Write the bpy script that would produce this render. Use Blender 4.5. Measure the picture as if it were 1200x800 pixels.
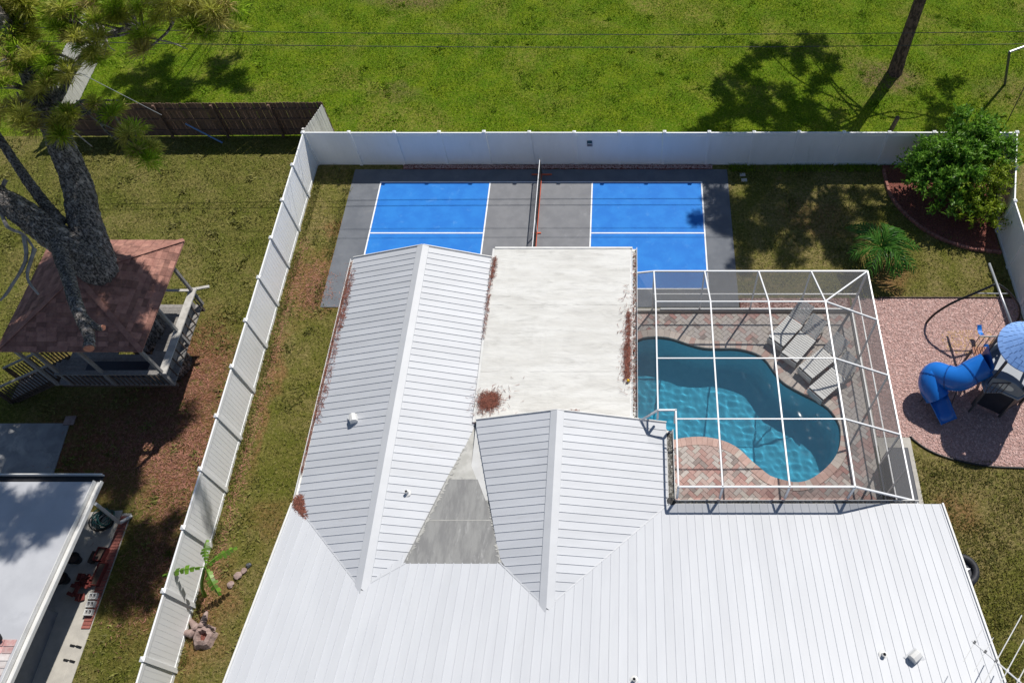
import bpy, bmesh, math, random
import numpy as np
from mathutils import Vector, Matrix
R = math.radians
random.seed(7); rng = np.random.default_rng(7)
for o in list(bpy.data.objects): bpy.data.objects.remove(o, do_unlink=True)
sc = bpy.context.scene
col = sc.collection

# ------------------------------------------------------------------ camera
cd = bpy.data.cameras.new('camera'); cam = bpy.data.objects.new('camera', cd); col.objects.link(cam)
cd.sensor_width = 36; cd.lens = 27.54; cd.shift_x = -0.1157; cd.clip_end = 2000; cd.clip_start = 0.1
cam.location = (3.733, -23.021, 24.29); cam.rotation_euler = (R(90-57.98), 0, 0)
sc.camera = cam
# ------------------------------------------------------------------ sky and sun
SX, SY = 0.41, 0.63                                  # towards the sun, per metre of height
w = bpy.data.worlds.new('World'); sc.world = w; w.use_nodes = True
nt = w.node_tree; bg = nt.nodes['Background']
sky = nt.nodes.new('ShaderNodeTexSky'); sky.sky_type = 'NISHITA'; sky.sun_disc = False; sky.ozone_density = 2.5; sky.dust_density = .4
sky.sun_elevation = math.atan2(1, math.hypot(SX, SY)); sky.sun_rotation = math.atan2(SX, SY)
nt.links.new(sky.outputs[0], bg.inputs[0]); bg.inputs[1].default_value = 0.07
sd = bpy.data.lights.new('sun', 'SUN'); sd.energy = 4.6; sd.angle = R(0.5); sd.color = (1, 0.955, 0.88)
sun = bpy.data.objects.new('sun', sd); col.objects.link(sun); sun.location = (20, 30, 50)
sun.rotation_euler = Vector((-SX, -SY, -1)).to_track_quat('-Z', 'Y').to_euler()
sc.view_settings.view_transform = 'Standard'; sc.view_settings.look = 'None'
sc.view_settings.exposure = 0.05; sc.view_settings.gamma = 1; sc.view_settings.use_curve_mapping = False
sc.cycles.max_bounces = 8; sc.cycles.transparent_max_bounces = 16

# ------------------------------------------------------------------ materials
MATS = {}
def ramp_mix(nt, fac, a, b):
    m = nt.nodes.new('ShaderNodeMix'); m.data_type = 'RGBA'
    if hasattr(fac, 'links'): nt.links.new(fac, m.inputs[0])
    else: m.inputs[0].default_value = fac
    for s, v in ((6, a), (7, b)):
        if hasattr(v, 'links'): nt.links.new(v, m.inputs[s])
        else: m.inputs[s].default_value = (*v, 1)
    return m.outputs[2]
def math_n(nt, op, a, b=None, clamp=False):
    m = nt.nodes.new('ShaderNodeMath'); m.operation = op; m.use_clamp = clamp
    for i, v in enumerate((a, b)):
        if v is None: continue
        if hasattr(v, 'links'): nt.links.new(v, m.inputs[i])
        else: m.inputs[i].default_value = v
    return m.outputs[0]
def pos_n(nt, scale=(1, 1, 1), rot=0):
    g = nt.nodes.new('ShaderNodeNewGeometry')
    mp = nt.nodes.new('ShaderNodeMapping'); mp.inputs['Scale'].default_value = scale; mp.inputs['Rotation'].default_value = (0, 0, rot)
    nt.links.new(g.outputs['Position'], mp.inputs[0]); return mp.outputs[0]
def noise(nt, vec, scale, detail=4, rough=.55, dist=0, lo=None, hi=None):
    n = nt.nodes.new('ShaderNodeTexNoise'); n.inputs['Scale'].default_value = scale; n.inputs['Detail'].default_value = detail
    n.inputs['Roughness'].default_value = rough; n.inputs['Distortion'].default_value = dist
    nt.links.new(vec, n.inputs['Vector']); o = n.outputs[0]
    if lo is not None: o = remap(nt, o, lo, hi)
    return o
def remap(nt, o, lo, hi, a=0, b=1):
    m = nt.nodes.new('ShaderNodeMapRange'); m.interpolation_type = 'SMOOTHSTEP'
    for i, v in enumerate((lo, hi, a, b)): m.inputs[i+1].default_value = v
    nt.links.new(o, m.inputs[0]); return m.outputs[0]
def spot(nt, x, y, r, warp=None, soft=.6, sx=1, sy=1):
    g = nt.nodes.new('ShaderNodeNewGeometry')
    v = g.outputs['Position']
    if warp is not None:
        a = nt.nodes.new('ShaderNodeVectorMath'); a.operation = 'MULTIPLY_ADD'
        nt.links.new(warp, a.inputs[0]); a.inputs[1].default_value = (2.4, 2.4, 0); nt.links.new(v, a.inputs[2]); v = a.outputs[0]
    mp = nt.nodes.new('ShaderNodeMapping'); mp.vector_type = 'POINT'
    mp.inputs['Location'].default_value = (-(x+1.2)/sx, -(y+1.2)/sy, 0) if warp is not None else (-x/sx, -y/sy, 0)
    mp.inputs['Scale'].default_value = (1/sx, 1/sy, 0)
    nt.links.new(v, mp.inputs[0])
    l = nt.nodes.new('ShaderNodeVectorMath'); l.operation = 'LENGTH'; nt.links.new(mp.outputs[0], l.inputs[0])
    return remap(nt, l.outputs['Value'], r*(1-soft), r*(1+soft), 1, 0)
def new_mat(name):
    m = bpy.data.materials.new(name); m.use_nodes = True; MATS[name] = m
    return m, m.node_tree, m.node_tree.nodes['Principled BSDF']
def bump(nt, b, h, strength, dist=.02):
    n = nt.nodes.new('ShaderNodeBump'); n.inputs['Strength'].default_value = strength; n.inputs['Distance'].default_value = dist
    nt.links.new(h, n.inputs['Height']); nt.links.new(n.outputs[0], b.inputs['Normal'])
def mat(name, c1, c2=None, scale=4, rough=.6, detail=5, lo=.35, hi=.65, bmp=0, bscale=40, bdist=.02, metal=0, rand=0, spec=.4, stretch=(1, 1, 1), dirt=None, dscale=1.2, dlo=.55, dhi=.75, island=0):
    m, nt, b = new_mat(name)
    b.inputs['Roughness'].default_value = rough; b.inputs['Metallic'].default_value = metal; b.inputs['Specular IOR Level'].default_value = spec
    v = pos_n(nt, stretch)
    c = c1
    if c2 is not None: c = ramp_mix(nt, noise(nt, v, scale, detail, .6, 0, lo, hi), c1, c2)
    if dirt is not None: c = ramp_mix(nt, noise(nt, v, dscale, 7, .7, .4, dlo, dhi), c, dirt)
    if rand or island:
        oi = nt.nodes.new('ShaderNodeNewGeometry' if island else 'ShaderNodeObjectInfo'); rand = island or rand
        hs = nt.nodes.new('ShaderNodeHueSaturation'); nt.links.new(remap(nt, oi.outputs['Random Per Island' if island else 'Random'], 0, 1, 1-rand, 1+rand), hs.inputs['Value'])
        if hasattr(c, 'links'): nt.links.new(c, hs.inputs['Color'])
        else: hs.inputs['Color'].default_value = (*c, 1)
        c = hs.outputs[0]
    if hasattr(c, 'links'): nt.links.new(c, b.inputs['Base Color'])
    else: b.inputs['Base Color'].default_value = (*c, 1)
    if bmp: bump(nt, b, noise(nt, pos_n(nt, stretch), bscale, 4), bmp, bdist)
    return m
def lawn_mat(name, g1, g2, dry, soil, dry_lo, dry_hi, spots=(), soil_lo=.62, soil_hi=.74, spot_col=None):
    m, nt, b = new_mat(name); b.inputs['Roughness'].default_value = .9; b.inputs['Specular IOR Level'].default_value = .1
    v = pos_n(nt)
    c = ramp_mix(nt, noise(nt, v, 1.1, 5, .65, .3, .36, .66), g1, g2)
    c = ramp_mix(nt, math_n(nt, 'MULTIPLY', noise(nt, v, .26, 7, .66, .7, dry_lo-.04, dry_hi-.02), noise(nt, v, 5.5, 5, .7, 0, .33, .6)), c, dry)
    c = ramp_mix(nt, noise(nt, v, .55, 8, .72, .8, soil_lo, soil_hi), c, soil)
    if spots:
        wn = nt.nodes.new('ShaderNodeTexNoise'); wn.inputs['Scale'].default_value = .8; wn.inputs['Detail'].default_value = 6; nt.links.new(v, wn.inputs['Vector'])
        tot = None
        for (x, y, r, sx, sy, k) in spots:
            s = math_n(nt, 'MULTIPLY', spot(nt, x, y, r, wn.outputs['Color'], .55, sx, sy), k)
            tot = s if tot is None else math_n(nt, 'MAXIMUM', tot, s)
        tot = math_n(nt, 'MULTIPLY', tot, noise(nt, v, 3.2, 6, .7, 0, .28, .56))
        c = ramp_mix(nt, tot, c, spot_col or soil)
    f = noise(nt, v, 8.5, 5, .8, 0, .36, .60)                      # clump-scale grain
    c = ramp_mix(nt, math_n(nt, 'MULTIPLY', f, .55), c, tuple(x*.36 for x in g1))
    f2 = noise(nt, pos_n(nt, (1, 1, 1), .7), 11, 4, .8, 0, .50, .70)
    c = ramp_mix(nt, math_n(nt, 'MULTIPLY', f2, .45), c, tuple(min(1, x*1.75) for x in dry))
    nt.links.new(c, b.inputs['Base Color'])
    bump(nt, b, noise(nt, v, 12, 6, .75), 1.0, .12)
    return m

W = (.80, .81, .82)
mat('vinyl', (.86, .87, .885), (.82, .83, .84), 1.5, .45, dirt=(.60, .62, .60), dscale=1.1, dlo=.58, dhi=.9, stretch=(1, 1, .35))
mat('metal_roof', (.495, .513, .55), (.46, .477, .512), 1.3, .5, rand=.03, dirt=(.36, .36, .36), dscale=1.7, dlo=.58, dhi=.88, stretch=(.45, 2.2, 1))
mat('metal_roof_main', (.515, .53, .562), (.49, .505, .538), 1.0, .5, rand=.025, dirt=(.38, .385, .395), dscale=1.4, dlo=.60, dhi=.92, stretch=(2.2, .4, 1))
mat('ridge_metal', (.50, .515, .545), (.475, .49, .52), 2, .5)
mat('white_trim', (.70, .70, .69), (.63, .625, .61), 3, .55)
mat('stucco', (.66, .62, .54), (.6, .56, .49), 5, .9, bmp=.4, bscale=60)
mat('debris', (.20, .19, .17), (.08, .075, .065), 18, .95, bmp=.8, bscale=40, bdist=.04, dirt=(.42, .41, .38), dscale=11, dlo=.5, dhi=.6)
mat('needles_red', (.24, .085, .058), (.16, .06, .042), 9, .9, island=.5)
mat('flat_coating', (.68, .675, .65), (.60, .59, .56), .9, .75, stretch=(.7, 2.6, 1), dirt=(.33, .32, .30), dscale=1.3, dlo=.47, dhi=.92, bmp=.35, bscale=3.5, bdist=.05)
mat('cricket', (.20, .20, .20), (.27, .27, .265), 2.2, .85, stretch=(2.6, .6, 1), dirt=(.38, .38, .375), dscale=2.4, dlo=.54, dhi=.75, bmp=.2, bscale=14)
mat('cricket_pale', (.50, .495, .47), (.40, .395, .37), 3, .85, dirt=(.27, .27, .26), dscale=2.6, dlo=.52, dhi=.72)
mat('cage_white', (.74, .75, .77), None, rough=.35)
mat('concrete', (.50, .475, .43), (.42, .40, .365), 2.5, .9, bmp=.2, bscale=50, dirt=(.31, .29, .26), dscale=1.1, dlo=.55, dhi=.8)
mat('concrete_dark', (.33, .335, .34), (.24, .245, .25), 1.7, .9, bmp=.2, bscale=40, dirt=(.5, .49, .46), dscale=.8, dlo=.5, dhi=.7)
mat('court_grey', (.185, .19, .205), (.215, .22, .235), 1.8, .85, dirt=(.30, .305, .32), dscale=2.1, dlo=.58, dhi=.8, bmp=.12, bscale=70)
mat('court_edge', (.128, .140, .162), (.158, .170, .192), 1.4, .85, dirt=(.21, .215, .23), dscale=1.7, dlo=.55, dhi=.8, bmp=.12, bscale=70)
mat('court_blue', (.012, .170, .58), (.018, .205, .63), 1.6, .8, dirt=(.09, .29, .68), dscale=2.6, dlo=.56, dhi=.84, bmp=.12, bscale=70)
mat('line_white', (.84, .85, .87), (.76, .77, .79), 6, .7)
for i, (c, d) in enumerate([((.50, .32, .285), (.45, .275, .245)), ((.56, .43, .39), (.51, .375, .34)), ((.56, .51, .475), (.50, .45, .42)), ((.36, .30, .28), (.31, .255, .235)), ((.42, .235, .21), (.36, .20, .18)), ((.60, .54, .49), (.53, .48, .43))]):
    mat('paver_%d' % i, c, d, 9, .85, rand=.10, bmp=.2, bscale=60)
mat('paver_sand', (.34, .27, .23), (.26, .21, .18), 14, .95)
mat('coping', (.58, .40, .35), (.52, .34, .29), 5, .8, rand=.12)
mat('coping_pale', (.60, .53, .47), (.54, .46, .41), 5, .8, rand=.10)
mat('pool_tile', (.05, .045, .045), (.09, .085, .08), 12, .35)
mat('pool_plaster', (.50, .75, .80), (.43, .70, .77), 5, .8)
mat('black_plastic', (.012, .012, .013), (.02, .02, .022), 10, .5)
mat('bark_ground', (.44, .265, .235), (.50, .34, .31), 22, .95, detail=6, lo=.4, hi=.6, bmp=.7, bscale=34, bdist=.04, dirt=(.36, .19, .15), dscale=16, dlo=.52, dhi=.7)
mat('bark_chip', (.46, .28, .25), (.54, .38, .35), 12, .95, island=.3)
mat('red_mulch', (.20, .055, .04), (.30, .11, .085), 28, .95, bmp=1, bscale=30, bdist=.06, dirt=(.10, .04, .03), dscale=20, dlo=.5, dhi=.6)
mat('sand', (.50, .33, .18), (.42, .26, .14), 4, .95, bmp=.3, bscale=40)
mat('brick_red', (.36, .13, .105), (.28, .095, .078), 12, .9, rand=.14, bmp=.3, bscale=50)
mat('brick_dark_red', (.17, .032, .028), (.12, .026, .022), 9, .85, rand=.25)
mat('edging_brick', (.34, .15, .12), (.27, .12, .10), 12, .9, rand=.14)
mat('wood_dark', (.16, .095, .072), (.22, .135, .10), 7, .85, stretch=(4, 4, .7), rand=.16, bmp=.3, bscale=30)
mat('wood_pale', (.64, .62, .60), (.54, .52, .50), 6, .8, stretch=(4, 4, .7), rand=.10)
mat('wood_grey', (.29, .275, .26), (.21, .195, .185), 7, .85, stretch=(3, 3, 1), rand=.12, bmp=.3, bscale=25)
mat('wood_brown', (.12, .088, .07), (.085, .062, .05), 7, .85, rand=.15, bmp=.3, bscale=25)
mat('deck_rail', (.55, .53, .50), (.42, .40, .375), 5, .8)
mat('shingle', (.36, .185, .145), (.27, .13, .105), 4, .95, dirt=(.19, .10, .085), dscale=6, dlo=.5, dhi=.7, bmp=.3, bscale=60, island=.28)
mat('pine_bark', (.27, .245, .23), (.05, .045, .043), 16, .95, stretch=(1.4, 1.4, .55), lo=.40, hi=.58, bmp=1, bscale=20, bdist=.08, dirt=(.52, .475, .45), dscale=4.4, dlo=.52, dhi=.66)
mat('pine_bark_red', (.155, .10, .08), (.055, .036, .03), 6, .95, stretch=(1.5, 1.5, .7), lo=.42, hi=.58, bmp=1, bscale=8, bdist=.07)
mat('dead_wood', (.40, .36, .34), (.27, .235, .22), 6, .9)
mat('cut_wood', (.52, .23, .15), (.42, .17, .12), 8, .9)
mat('red_metal', (.62, .115, .05), None, rough=.45)
mat('net_black', (.015, .015, .017), None, rough=.8)
mat('dark_grey_metal', (.06, .065, .075), (.08, .085, .095), 4, .45)
mat('grey_metal', (.42, .43, .45), None, rough=.4, metal=.5)
mat('blue_plastic', (.012, .16, .60), (.016, .18, .64), 2, .22, spec=.6)
mat('blue_roof', (.26, .45, .86), (.22, .40, .80), 6, .45)
mat('blue_dark', (.008, .08, .33), None, rough=.3)
mat('play_white', (.80, .80, .78), None, rough=.5)
mat('play_grey', (.30, .33, .38), (.27, .30, .35), 3, .55)
mat('play_brown', (.33, .15, .095), None, rough=.7)
mat('navy_cover', (.022, .027, .042), (.03, .036, .054), 3, .55)
mat('membrane', (.50, .51, .54), (.44, .45, .48), 1.1, .7, dirt=(.35, .36, .39), dscale=.7, dlo=.55, dhi=.8)
mat('tile_pink', (.50, .25, .24), (.58, .42, .40), 6, .85, rand=.2)
mat('tile_white', (.64, .60, .58), (.55, .48, .46), 6, .85, rand=.1)
mat('wall_bluegrey', (.20, .215, .24), (.17, .185, .21), 4, .9)
mat('teal_plastic', (.008, .085, .085), None, rough=.4)
mat('lounger', (.70, .70, .68), (.62, .62, .605), 8, .5)
mat('lounger_dark', (.30, .295, .28), None, rough=.6)
mat('rubber', (.016, .017, .022), (.03, .032, .04), 12, .6)
mat('wire', (.05, .05, .05), None, rough=.6)
mat('stone_pale', (.36, .27, .245), (.27, .19, .175), 6, .95, bmp=.6, bscale=12, bdist=.05)
mat('sign_green', (.004, .075, .105), None, rough=.5)
mat('sign_grey', (.26, .27, .33), (.18, .19, .24), 40, .5)
mat('yellow', (.75, .45, .02), None, rough=.5)
mat('blue_pole', (.16, .30, .58), None, rough=.4)
mat('field_chip', (.40, .19, .135), (.28, .13, .095), 14, .95, island=.5)

def leaf_mat(name, a, b_, scale=3, rough=.45, trans=.35):
    m, nt, b = new_mat(name); b.inputs['Roughness'].default_value = rough; b.inputs['Specular IOR Level'].default_value = .35
    v = pos_n(nt); c = ramp_mix(nt, noise(nt, v, scale, 4, .7, 0, .3, .7), a, b_)
    gi = nt.nodes.new('ShaderNodeNewGeometry'); hs = nt.nodes.new('ShaderNodeHueSaturation'); nt.links.new(c, hs.inputs['Color'])
    nt.links.new(remap(nt, gi.outputs['Random Per Island'], 0, 1, .62, 1.38), hs.inputs['Value']); c = hs.outputs[0]
    nt.links.new(c, b.inputs['Base Color'])
    t = nt.nodes.new('ShaderNodeBsdfTranslucent'); nt.links.new(c, t.inputs[0])
    mx = nt.nodes.new('ShaderNodeMixShader'); mx.inputs[0].default_value = trans
    nt.links.new(b.outputs[0], mx.inputs[1]); nt.links.new(t.outputs[0], mx.inputs[2])
    nt.links.new(mx.outputs[0], nt.nodes['Material Output'].inputs[0]); return m
leaf_mat('pine_needle', (.42, .46, .06), (.55, .52, .16), 1.3, .45, .65)
leaf_mat('pine_needle_green', (.28, .46, .025), (.40, .52, .06), 1.3, .45, .65)
leaf_mat('pine_needle_dry', (.54, .43, .19), (.42, .39, .11), 1.3, .45, .65)
leaf_mat('shrub_leaf', (.10, .25, .022), (.22, .40, .05), 2.2, .45, .5)
leaf_mat('shrub_yellow', (.17, .28, .018), (.34, .42, .04), 2.2, .45, .5)
leaf_mat('palm_leaf', (.04, .15, .016), (.11, .26, .04), 2.5, .35, .5)
leaf_mat('banana_leaf', (.11, .24, .02), (.16, .30, .035), 3, .4)
leaf_mat('blade_green', (.14, .26, .008), (.27, .36, .025), 2, .8, .3)
leaf_mat('blade_olive', (.15, .165, .026), (.30, .28, .10), 1.5, .8, .3)
leaf_mat('blade_dry', (.26, .22, .075), (.16, .165, .04), 1.5, .8, .3)
# water: refracting tinted surface with fresnel reflections; the waves are in its mesh
m, nt, b = new_mat('water'); nt.nodes.remove(b)
tr = nt.nodes.new('ShaderNodeBsdfRefraction'); tr.inputs['IOR'].default_value=1.33; tr.inputs['Roughness'].default_value=0; tr.inputs[0].default_value = (.40, .81, .95, 1)
gl = nt.nodes.new('ShaderNodeBsdfGlossy'); gl.inputs['Roughness'].default_value = .06; gl.inputs[0].default_value = (1, 1, 1, 1)
fr = nt.nodes.new('ShaderNodeFresnel'); fr.inputs[0].default_value = 1.33
mx = nt.nodes.new('ShaderNodeMixShader')
nt.links.new(fr.outputs[0], mx.inputs[0]); nt.links.new(tr.outputs[0], mx.inputs[1]); nt.links.new(gl.outputs[0], mx.inputs[2])
nt.links.new(mx.outputs[0], nt.nodes['Material Output'].inputs[0])
# insect screen: one weave; grey veil of the slanting view put into wall and hip opacity
for nm, op in (('screen', .10), ('screen_wall', .40)):
    m, nt, b = new_mat(nm); b.inputs['Base Color'].default_value = (.11, .11, .114, 1); b.inputs['Roughness'].default_value = .8
    tr = nt.nodes.new('ShaderNodeBsdfTransparent'); mx = nt.nodes.new('ShaderNodeMixShader'); mx.inputs[0].default_value = op
    nt.links.new(tr.outputs[0], mx.inputs[1]); nt.links.new(b.outputs[0], mx.inputs[2]); nt.links.new(mx.outputs[0], nt.nodes['Material Output'].inputs[0])

# lawns
lawn_mat('lawn_field', (.115, .225, .004), (.20, .28, .008), (.32, .285, .07), (.235, .16, .09), .50, .70,
         [(15.6, 6.6, 1.3, 1, .8, .9), (7.2, 2.2, .8, 1, .7, .9), (-7.0, 5.6, .7, 1.4, .6, .5), (-7.6, 12.4, 1.2, 1.6, .7, .8), (21, 5.6, 1.5, 1, .8, .4)], .68, .80, (.27, .16, .11))
lawn_mat('lawn_yard', (.16, .175, .026), (.225, .21, .05), (.35, .275, .12), (.27, .175, .10), .46, .64,
         [(-8.3, -5.2, 1.1, .9, 1.2, 1), (-8.9, -10, .35, .7, 8, .8), (-7.9, -2.5, .7, 1, 1, .8), (-7.6, -14.5, .6, 1, 1, .5), (13.6, -4.8, .9, 1.2, 1, .9), (-9.0, -17.6, .9, .6, 2, .8), (11.2, -2.0, 1.1, 1.3, .8, .5), (14.4, -14.2, .8, 1, .8, .7)], .64, .78, (.34, .165, .085))
lawn_mat('lawn_neighbour', (.15, .175, .026), (.22, .21, .05), (.33, .27, .105), (.24, .15, .085), .46, .66,
         [(-12.2, -9.6, 1.9, 1, 1.3, 1), (-14, -12, 2.0, 1.3, 1, 1), (-11.3, -12.4, 1.4, .9, 1.8, 1), (-11.1, -16, 1.0, .8, 2.2, .9), (-16.5, -8.5, .9, 1.3, .6, .4)], .64, .77, (.31, .125, .08))

# ------------------------------------------------------------------ mesh helpers
BASE = {}
class MB:
    def __init__(s): s.v = []; s.f = []
    def quad(s, a, b, c, d): i = len(s.v); s.v += [tuple(a), tuple(b), tuple(c), tuple(d)]; s.f.append((i, i+1, i+2, i+3)); return s
    def tri(s, a, b, c): i = len(s.v); s.v += [tuple(a), tuple(b), tuple(c)]; s.f.append((i, i+1, i+2)); return s
    def hexa(s, p):          # 8 corners: bottom loop of four, top loop of four
        i = len(s.v); s.v += [tuple(q) for q in p]
        for f in ((3, 2, 1, 0), (4, 5, 6, 7), (0, 1, 5, 4), (1, 2, 6, 5), (2, 3, 7, 6), (3, 0, 4, 7)): s.f.append(tuple(i+k for k in f))
        return s
    def box(s, c, d, rz=0, M=None):
        x, y, z = d[0]/2, d[1]/2, d[2]/2; ca, sa = math.cos(rz), math.sin(rz); p = []
        for k in (-z, z):
            for (a, b) in ((-x, -y), (x, -y), (x, y), (-x, y)):
                q = Vector((a*ca-b*sa, a*sa+b*ca, k)); q = M @ q if M else q
                p.append((c[0]+q.x, c[1]+q.y, c[2]+q.z))
        return s.hexa(p)
    def span(s, x0, x1, y0, y1, z0, z1): return s.box(((x0+x1)/2, (y0+y1)/2, (z0+z1)/2), (x1-x0, y1-y0, z1-z0))
    def beam(s, p, q, wd, ht, up=(0, 0, 1)):
        p, q = Vector(p), Vector(q); d = (q-p).normalized(); u = Vector(up)
        if abs(d.dot(u)) > .98: u = Vector((0, 1, 0))
        r = d.cross(u).normalized(); u = r.cross(d)
        P = []
        for e in (p, q):
            P += [e-r*wd/2-u*ht/2, e+r*wd/2-u*ht/2, e+r*wd/2+u*ht/2, e-r*wd/2+u*ht/2]
        return s.hexa(P)
    def prism(s, poly, z0, z1):
        n = len(poly); i = len(s.v)
        s.v += [(p[0], p[1], z0) for p in poly]+[(p[0], p[1], z1) for p in poly]
        s.f.append(tuple(i+n+k for k in range(n))); s.f.append(tuple(i+n-1-k for k in range(n)))
        for k in range(n): s.f.append((i+k, i+(k+1) % n, i+n+(k+1) % n, i+n+k))
        return s
    def tube(s, pts, rad, n=8, cap=True, wob=0):
        pts = [Vector(p) for p in pts]; rr = rad if hasattr(rad, '__len__') else [rad]*len(pts)
        ref = None; i0 = len(s.v)
        for k, p in enumerate(pts):
            d = (pts[min(k+1, len(pts)-1)]-pts[max(k-1, 0)]).normalized()
            if ref is None: ref = d.orthogonal().normalized()
            ref = (ref-d*ref.dot(d)).normalized(); b2 = d.cross(ref)
            for j in range(n):
                a = 2*math.pi*j/n; r = rr[k]*(1+wob*random.uniform(-1, 1))
                s.v.append(tuple(p+ref*math.cos(a)*r+b2*math.sin(a)*r))
        for k in range(len(pts)-1):
            for j in range(n):
                a = i0+k*n+j; b = i0+k*n+(j+1) % n; s.f.append((a, b, b+n, a+n))
        if cap:
            s.f.append(tuple(i0+n-1-j for j in range(n))); s.f.append(tuple(i0+(len(pts)-1)*n+j for j in range(n)))
        return s
    def lathe(s, prof, c, n=24, a0=0, a1=2*math.pi):
        i = len(s.v); full = abs(a1-a0-2*math.pi) < 1e-6; m = n if full else n+1
        for (r, z) in prof:
            for j in range(m):
                a = a0+(a1-a0)*j/n; s.v.append((c[0]+r*math.cos(a), c[1]+r*math.sin(a), c[2]+z))
        for k in range(len(prof)-1):
            for j in range(n): s.f.append((i+k*m+j, i+k*m+(j+1) % m, i+(k+1)*m+(j+1) % m, i+(k+1)*m+j))
        return s
    def mesh(s, name, off=(0, 0, 0)):
        me = bpy.data.meshes.new(name)
        me.from_pydata([(x-off[0], y-off[1], z-off[2]) for x, y, z in s.v], [], s.f); me.update(); return me
    def build(s, name, mt, parent=None, smooth=False, bevel=0, sub=0):
        off = BASE.get(parent.name, (0, 0, 0)) if parent else (0, 0, 0)
        me = s.mesh(name, off)
        return link(name, me, mt, parent, smooth, bevel, off)
def link(name, me, mt, parent=None, smooth=False, bevel=0, off=None):
    if mt and not me.materials: me.materials.append(MATS[mt])
    if smooth:
        for p in me.polygons: p.use_smooth = True
    o = bpy.data.objects.new(name, me); col.objects.link(o)
    if parent: o.parent = parent; BASE[o.name] = BASE.get(parent.name, (0, 0, 0))
    if bevel:
        bv = o.modifiers.new('bevel', 'BEVEL'); bv.width = bevel; bv.segments = 2; bv.limit_method = 'ANGLE'
    return o
def tag(o, label, cat=None, group=None, kind=None):
    o['label'] = label
    if cat: o['category'] = cat
    if group: o['group'] = group
    if kind: o['kind'] = kind
    return o
def struct(o): o['kind'] = 'structure'; return o
def thing(name, loc, label, cat, group=None):
    o = bpy.data.objects.new(name, None); col.objects.link(o); o.location = loc; o.empty_display_size = .2; BASE[o.name] = tuple(loc)
    return tag(o, label, cat, group)
def copy_tree(o, parent=None):
    c = o.copy(); col.objects.link(c); c.parent = parent
    for ch in [x for x in o.children]: copy_tree(ch, c)
    return c
def sheet(name, poly, z, mt):
    m = MB(); m.v = [(x, y, z) for x, y in poly]; m.f = [tuple(range(len(poly)))]
    return struct(m.build(name, mt))
def np_mesh(name, V, F, mt, parent=None, smooth=False):
    me = bpy.data.meshes.new(name); off = np.array(BASE.get(parent.name, (0, 0, 0))) if parent else np.zeros(3)
    V = (np.asarray(V)-off).astype(np.float32); F = np.asarray(F, dtype=np.int32); k = F.shape[1]
    me.vertices.add(len(V)); me.vertices.foreach_set('co', V.ravel())
    me.loops.add(F.size); me.loops.foreach_set('vertex_index', F.ravel())
    me.polygons.add(len(F)); me.polygons.foreach_set('loop_start', np.arange(0, F.size, k, dtype=np.int32))
    me.polygons.foreach_set('loop_total', np.full(len(F), k, dtype=np.int32)); me.update(calc_edges=True)
    return link(name, me, mt, parent, smooth)
def inside(px, py, poly):
    px = np.asarray(px); py = np.asarray(py); r = np.zeros(px.shape, bool); n = len(poly)
    for i in range(n):
        x0, y0 = poly[i]; x1, y1 = poly[(i+1) % n]
        if y0 == y1: continue
        c = ((y0 > py) != (y1 > py)) & (px < (x1-x0)*(py-y0)/(y1-y0)+x0); r ^= c
    return r
def spline(P, n=6, closed=True):
    P = [Vector(p) for p in P]; out = []; N = len(P)
    for i in range(N if closed else N-1):
        g = lambda k: P[k % N] if closed else P[max(0, min(N-1, k))]
        a, b, c, d = g(i-1), g(i), g(i+1), g(i+2)
        for k in range(n):
            t = k/n; out.append(.5*((2*b)+(c-a)*t+(2*a-5*b+4*c-d)*t*t+(3*b-a-3*c+d)*t**3))
    if not closed: out.append(P[-1])
    return out

# ================================================================== SETTING: lawns
FX = -9.58
m = MB(); m.v = [(FX, 1.05, 0), (160, 1.05, 0), (160, 160, 0), (-160, 160, 0), (-160, 2.75, 0), (-9.1, 2.75, 0)]; m.f = [(0, 1, 2, 3, 4, 5)]
struct(m.build('lawn_field', 'lawn_field'))
m = MB()
for (x0, x1, y0, y1) in ((FX, 3.4, -160, 1.05), (11.95, 160, -160, 1.05), (3.4, 11.95, -6.5, 1.05), (3.4, 11.95, -160, -15.2)):
    m.quad((x0, y0, 0), (x1, y0, 0), (x1, y1, 0), (x0, y1, 0))
struct(m.build('lawn_yard', 'lawn_yard'))
m = MB(); m.v = [(-160, -160, 0), (FX, -160, 0), (FX, 1.05, 0), (-9.1, 2.75, 0), (-160, 2.75, 0)]; m.f = [(0, 1, 2, 3, 4)]
struct(m.build('lawn_neighbour', 'lawn_neighbour'))

# ------------------------------------------------------------------ sport court
court = struct(MB().span(-7.93, 7.82, -6.33, .74, -.02, .03).build('court', 'court_edge', bevel=.01))
CW = 5.49
def paint(x0, x1, y0, y1, z, mt, name):
    o = MB().quad((x0, y0, z), (x1, y0, z), (x1, y1, z), (x0, y1, z)).build(name, mt, court); return o
paint(-2.13, 2.13, -CW, 0, .034, 'court_grey', 'kitchen_paint')
for s in (-1, 1):
    a, b = sorted((s*2.134, s*6.705)); paint(a, b, -CW, 0, .034, 'court_blue', 'service_court_paint')
LW = .055
for y in (0, -CW): paint(-6.705-LW/2, 6.705+LW/2, y-LW/2, y+LW/2, .040, 'line_white', 'side_line')
for x in (-6.705, 6.705, -2.134, 2.134): paint(x-LW/2, x+LW/2, -CW+LW/2, -LW/2, .040, 'line_white', 'base_line' if abs(x) > 3 else 'kitchen_line')
for s in (-1, 1):
    a, b = sorted((s*2.165, s*6.675)); paint(a, b, -CW/2-LW/2, -CW/2+LW/2, .040, 'line_white', 'centre_line')
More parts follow.
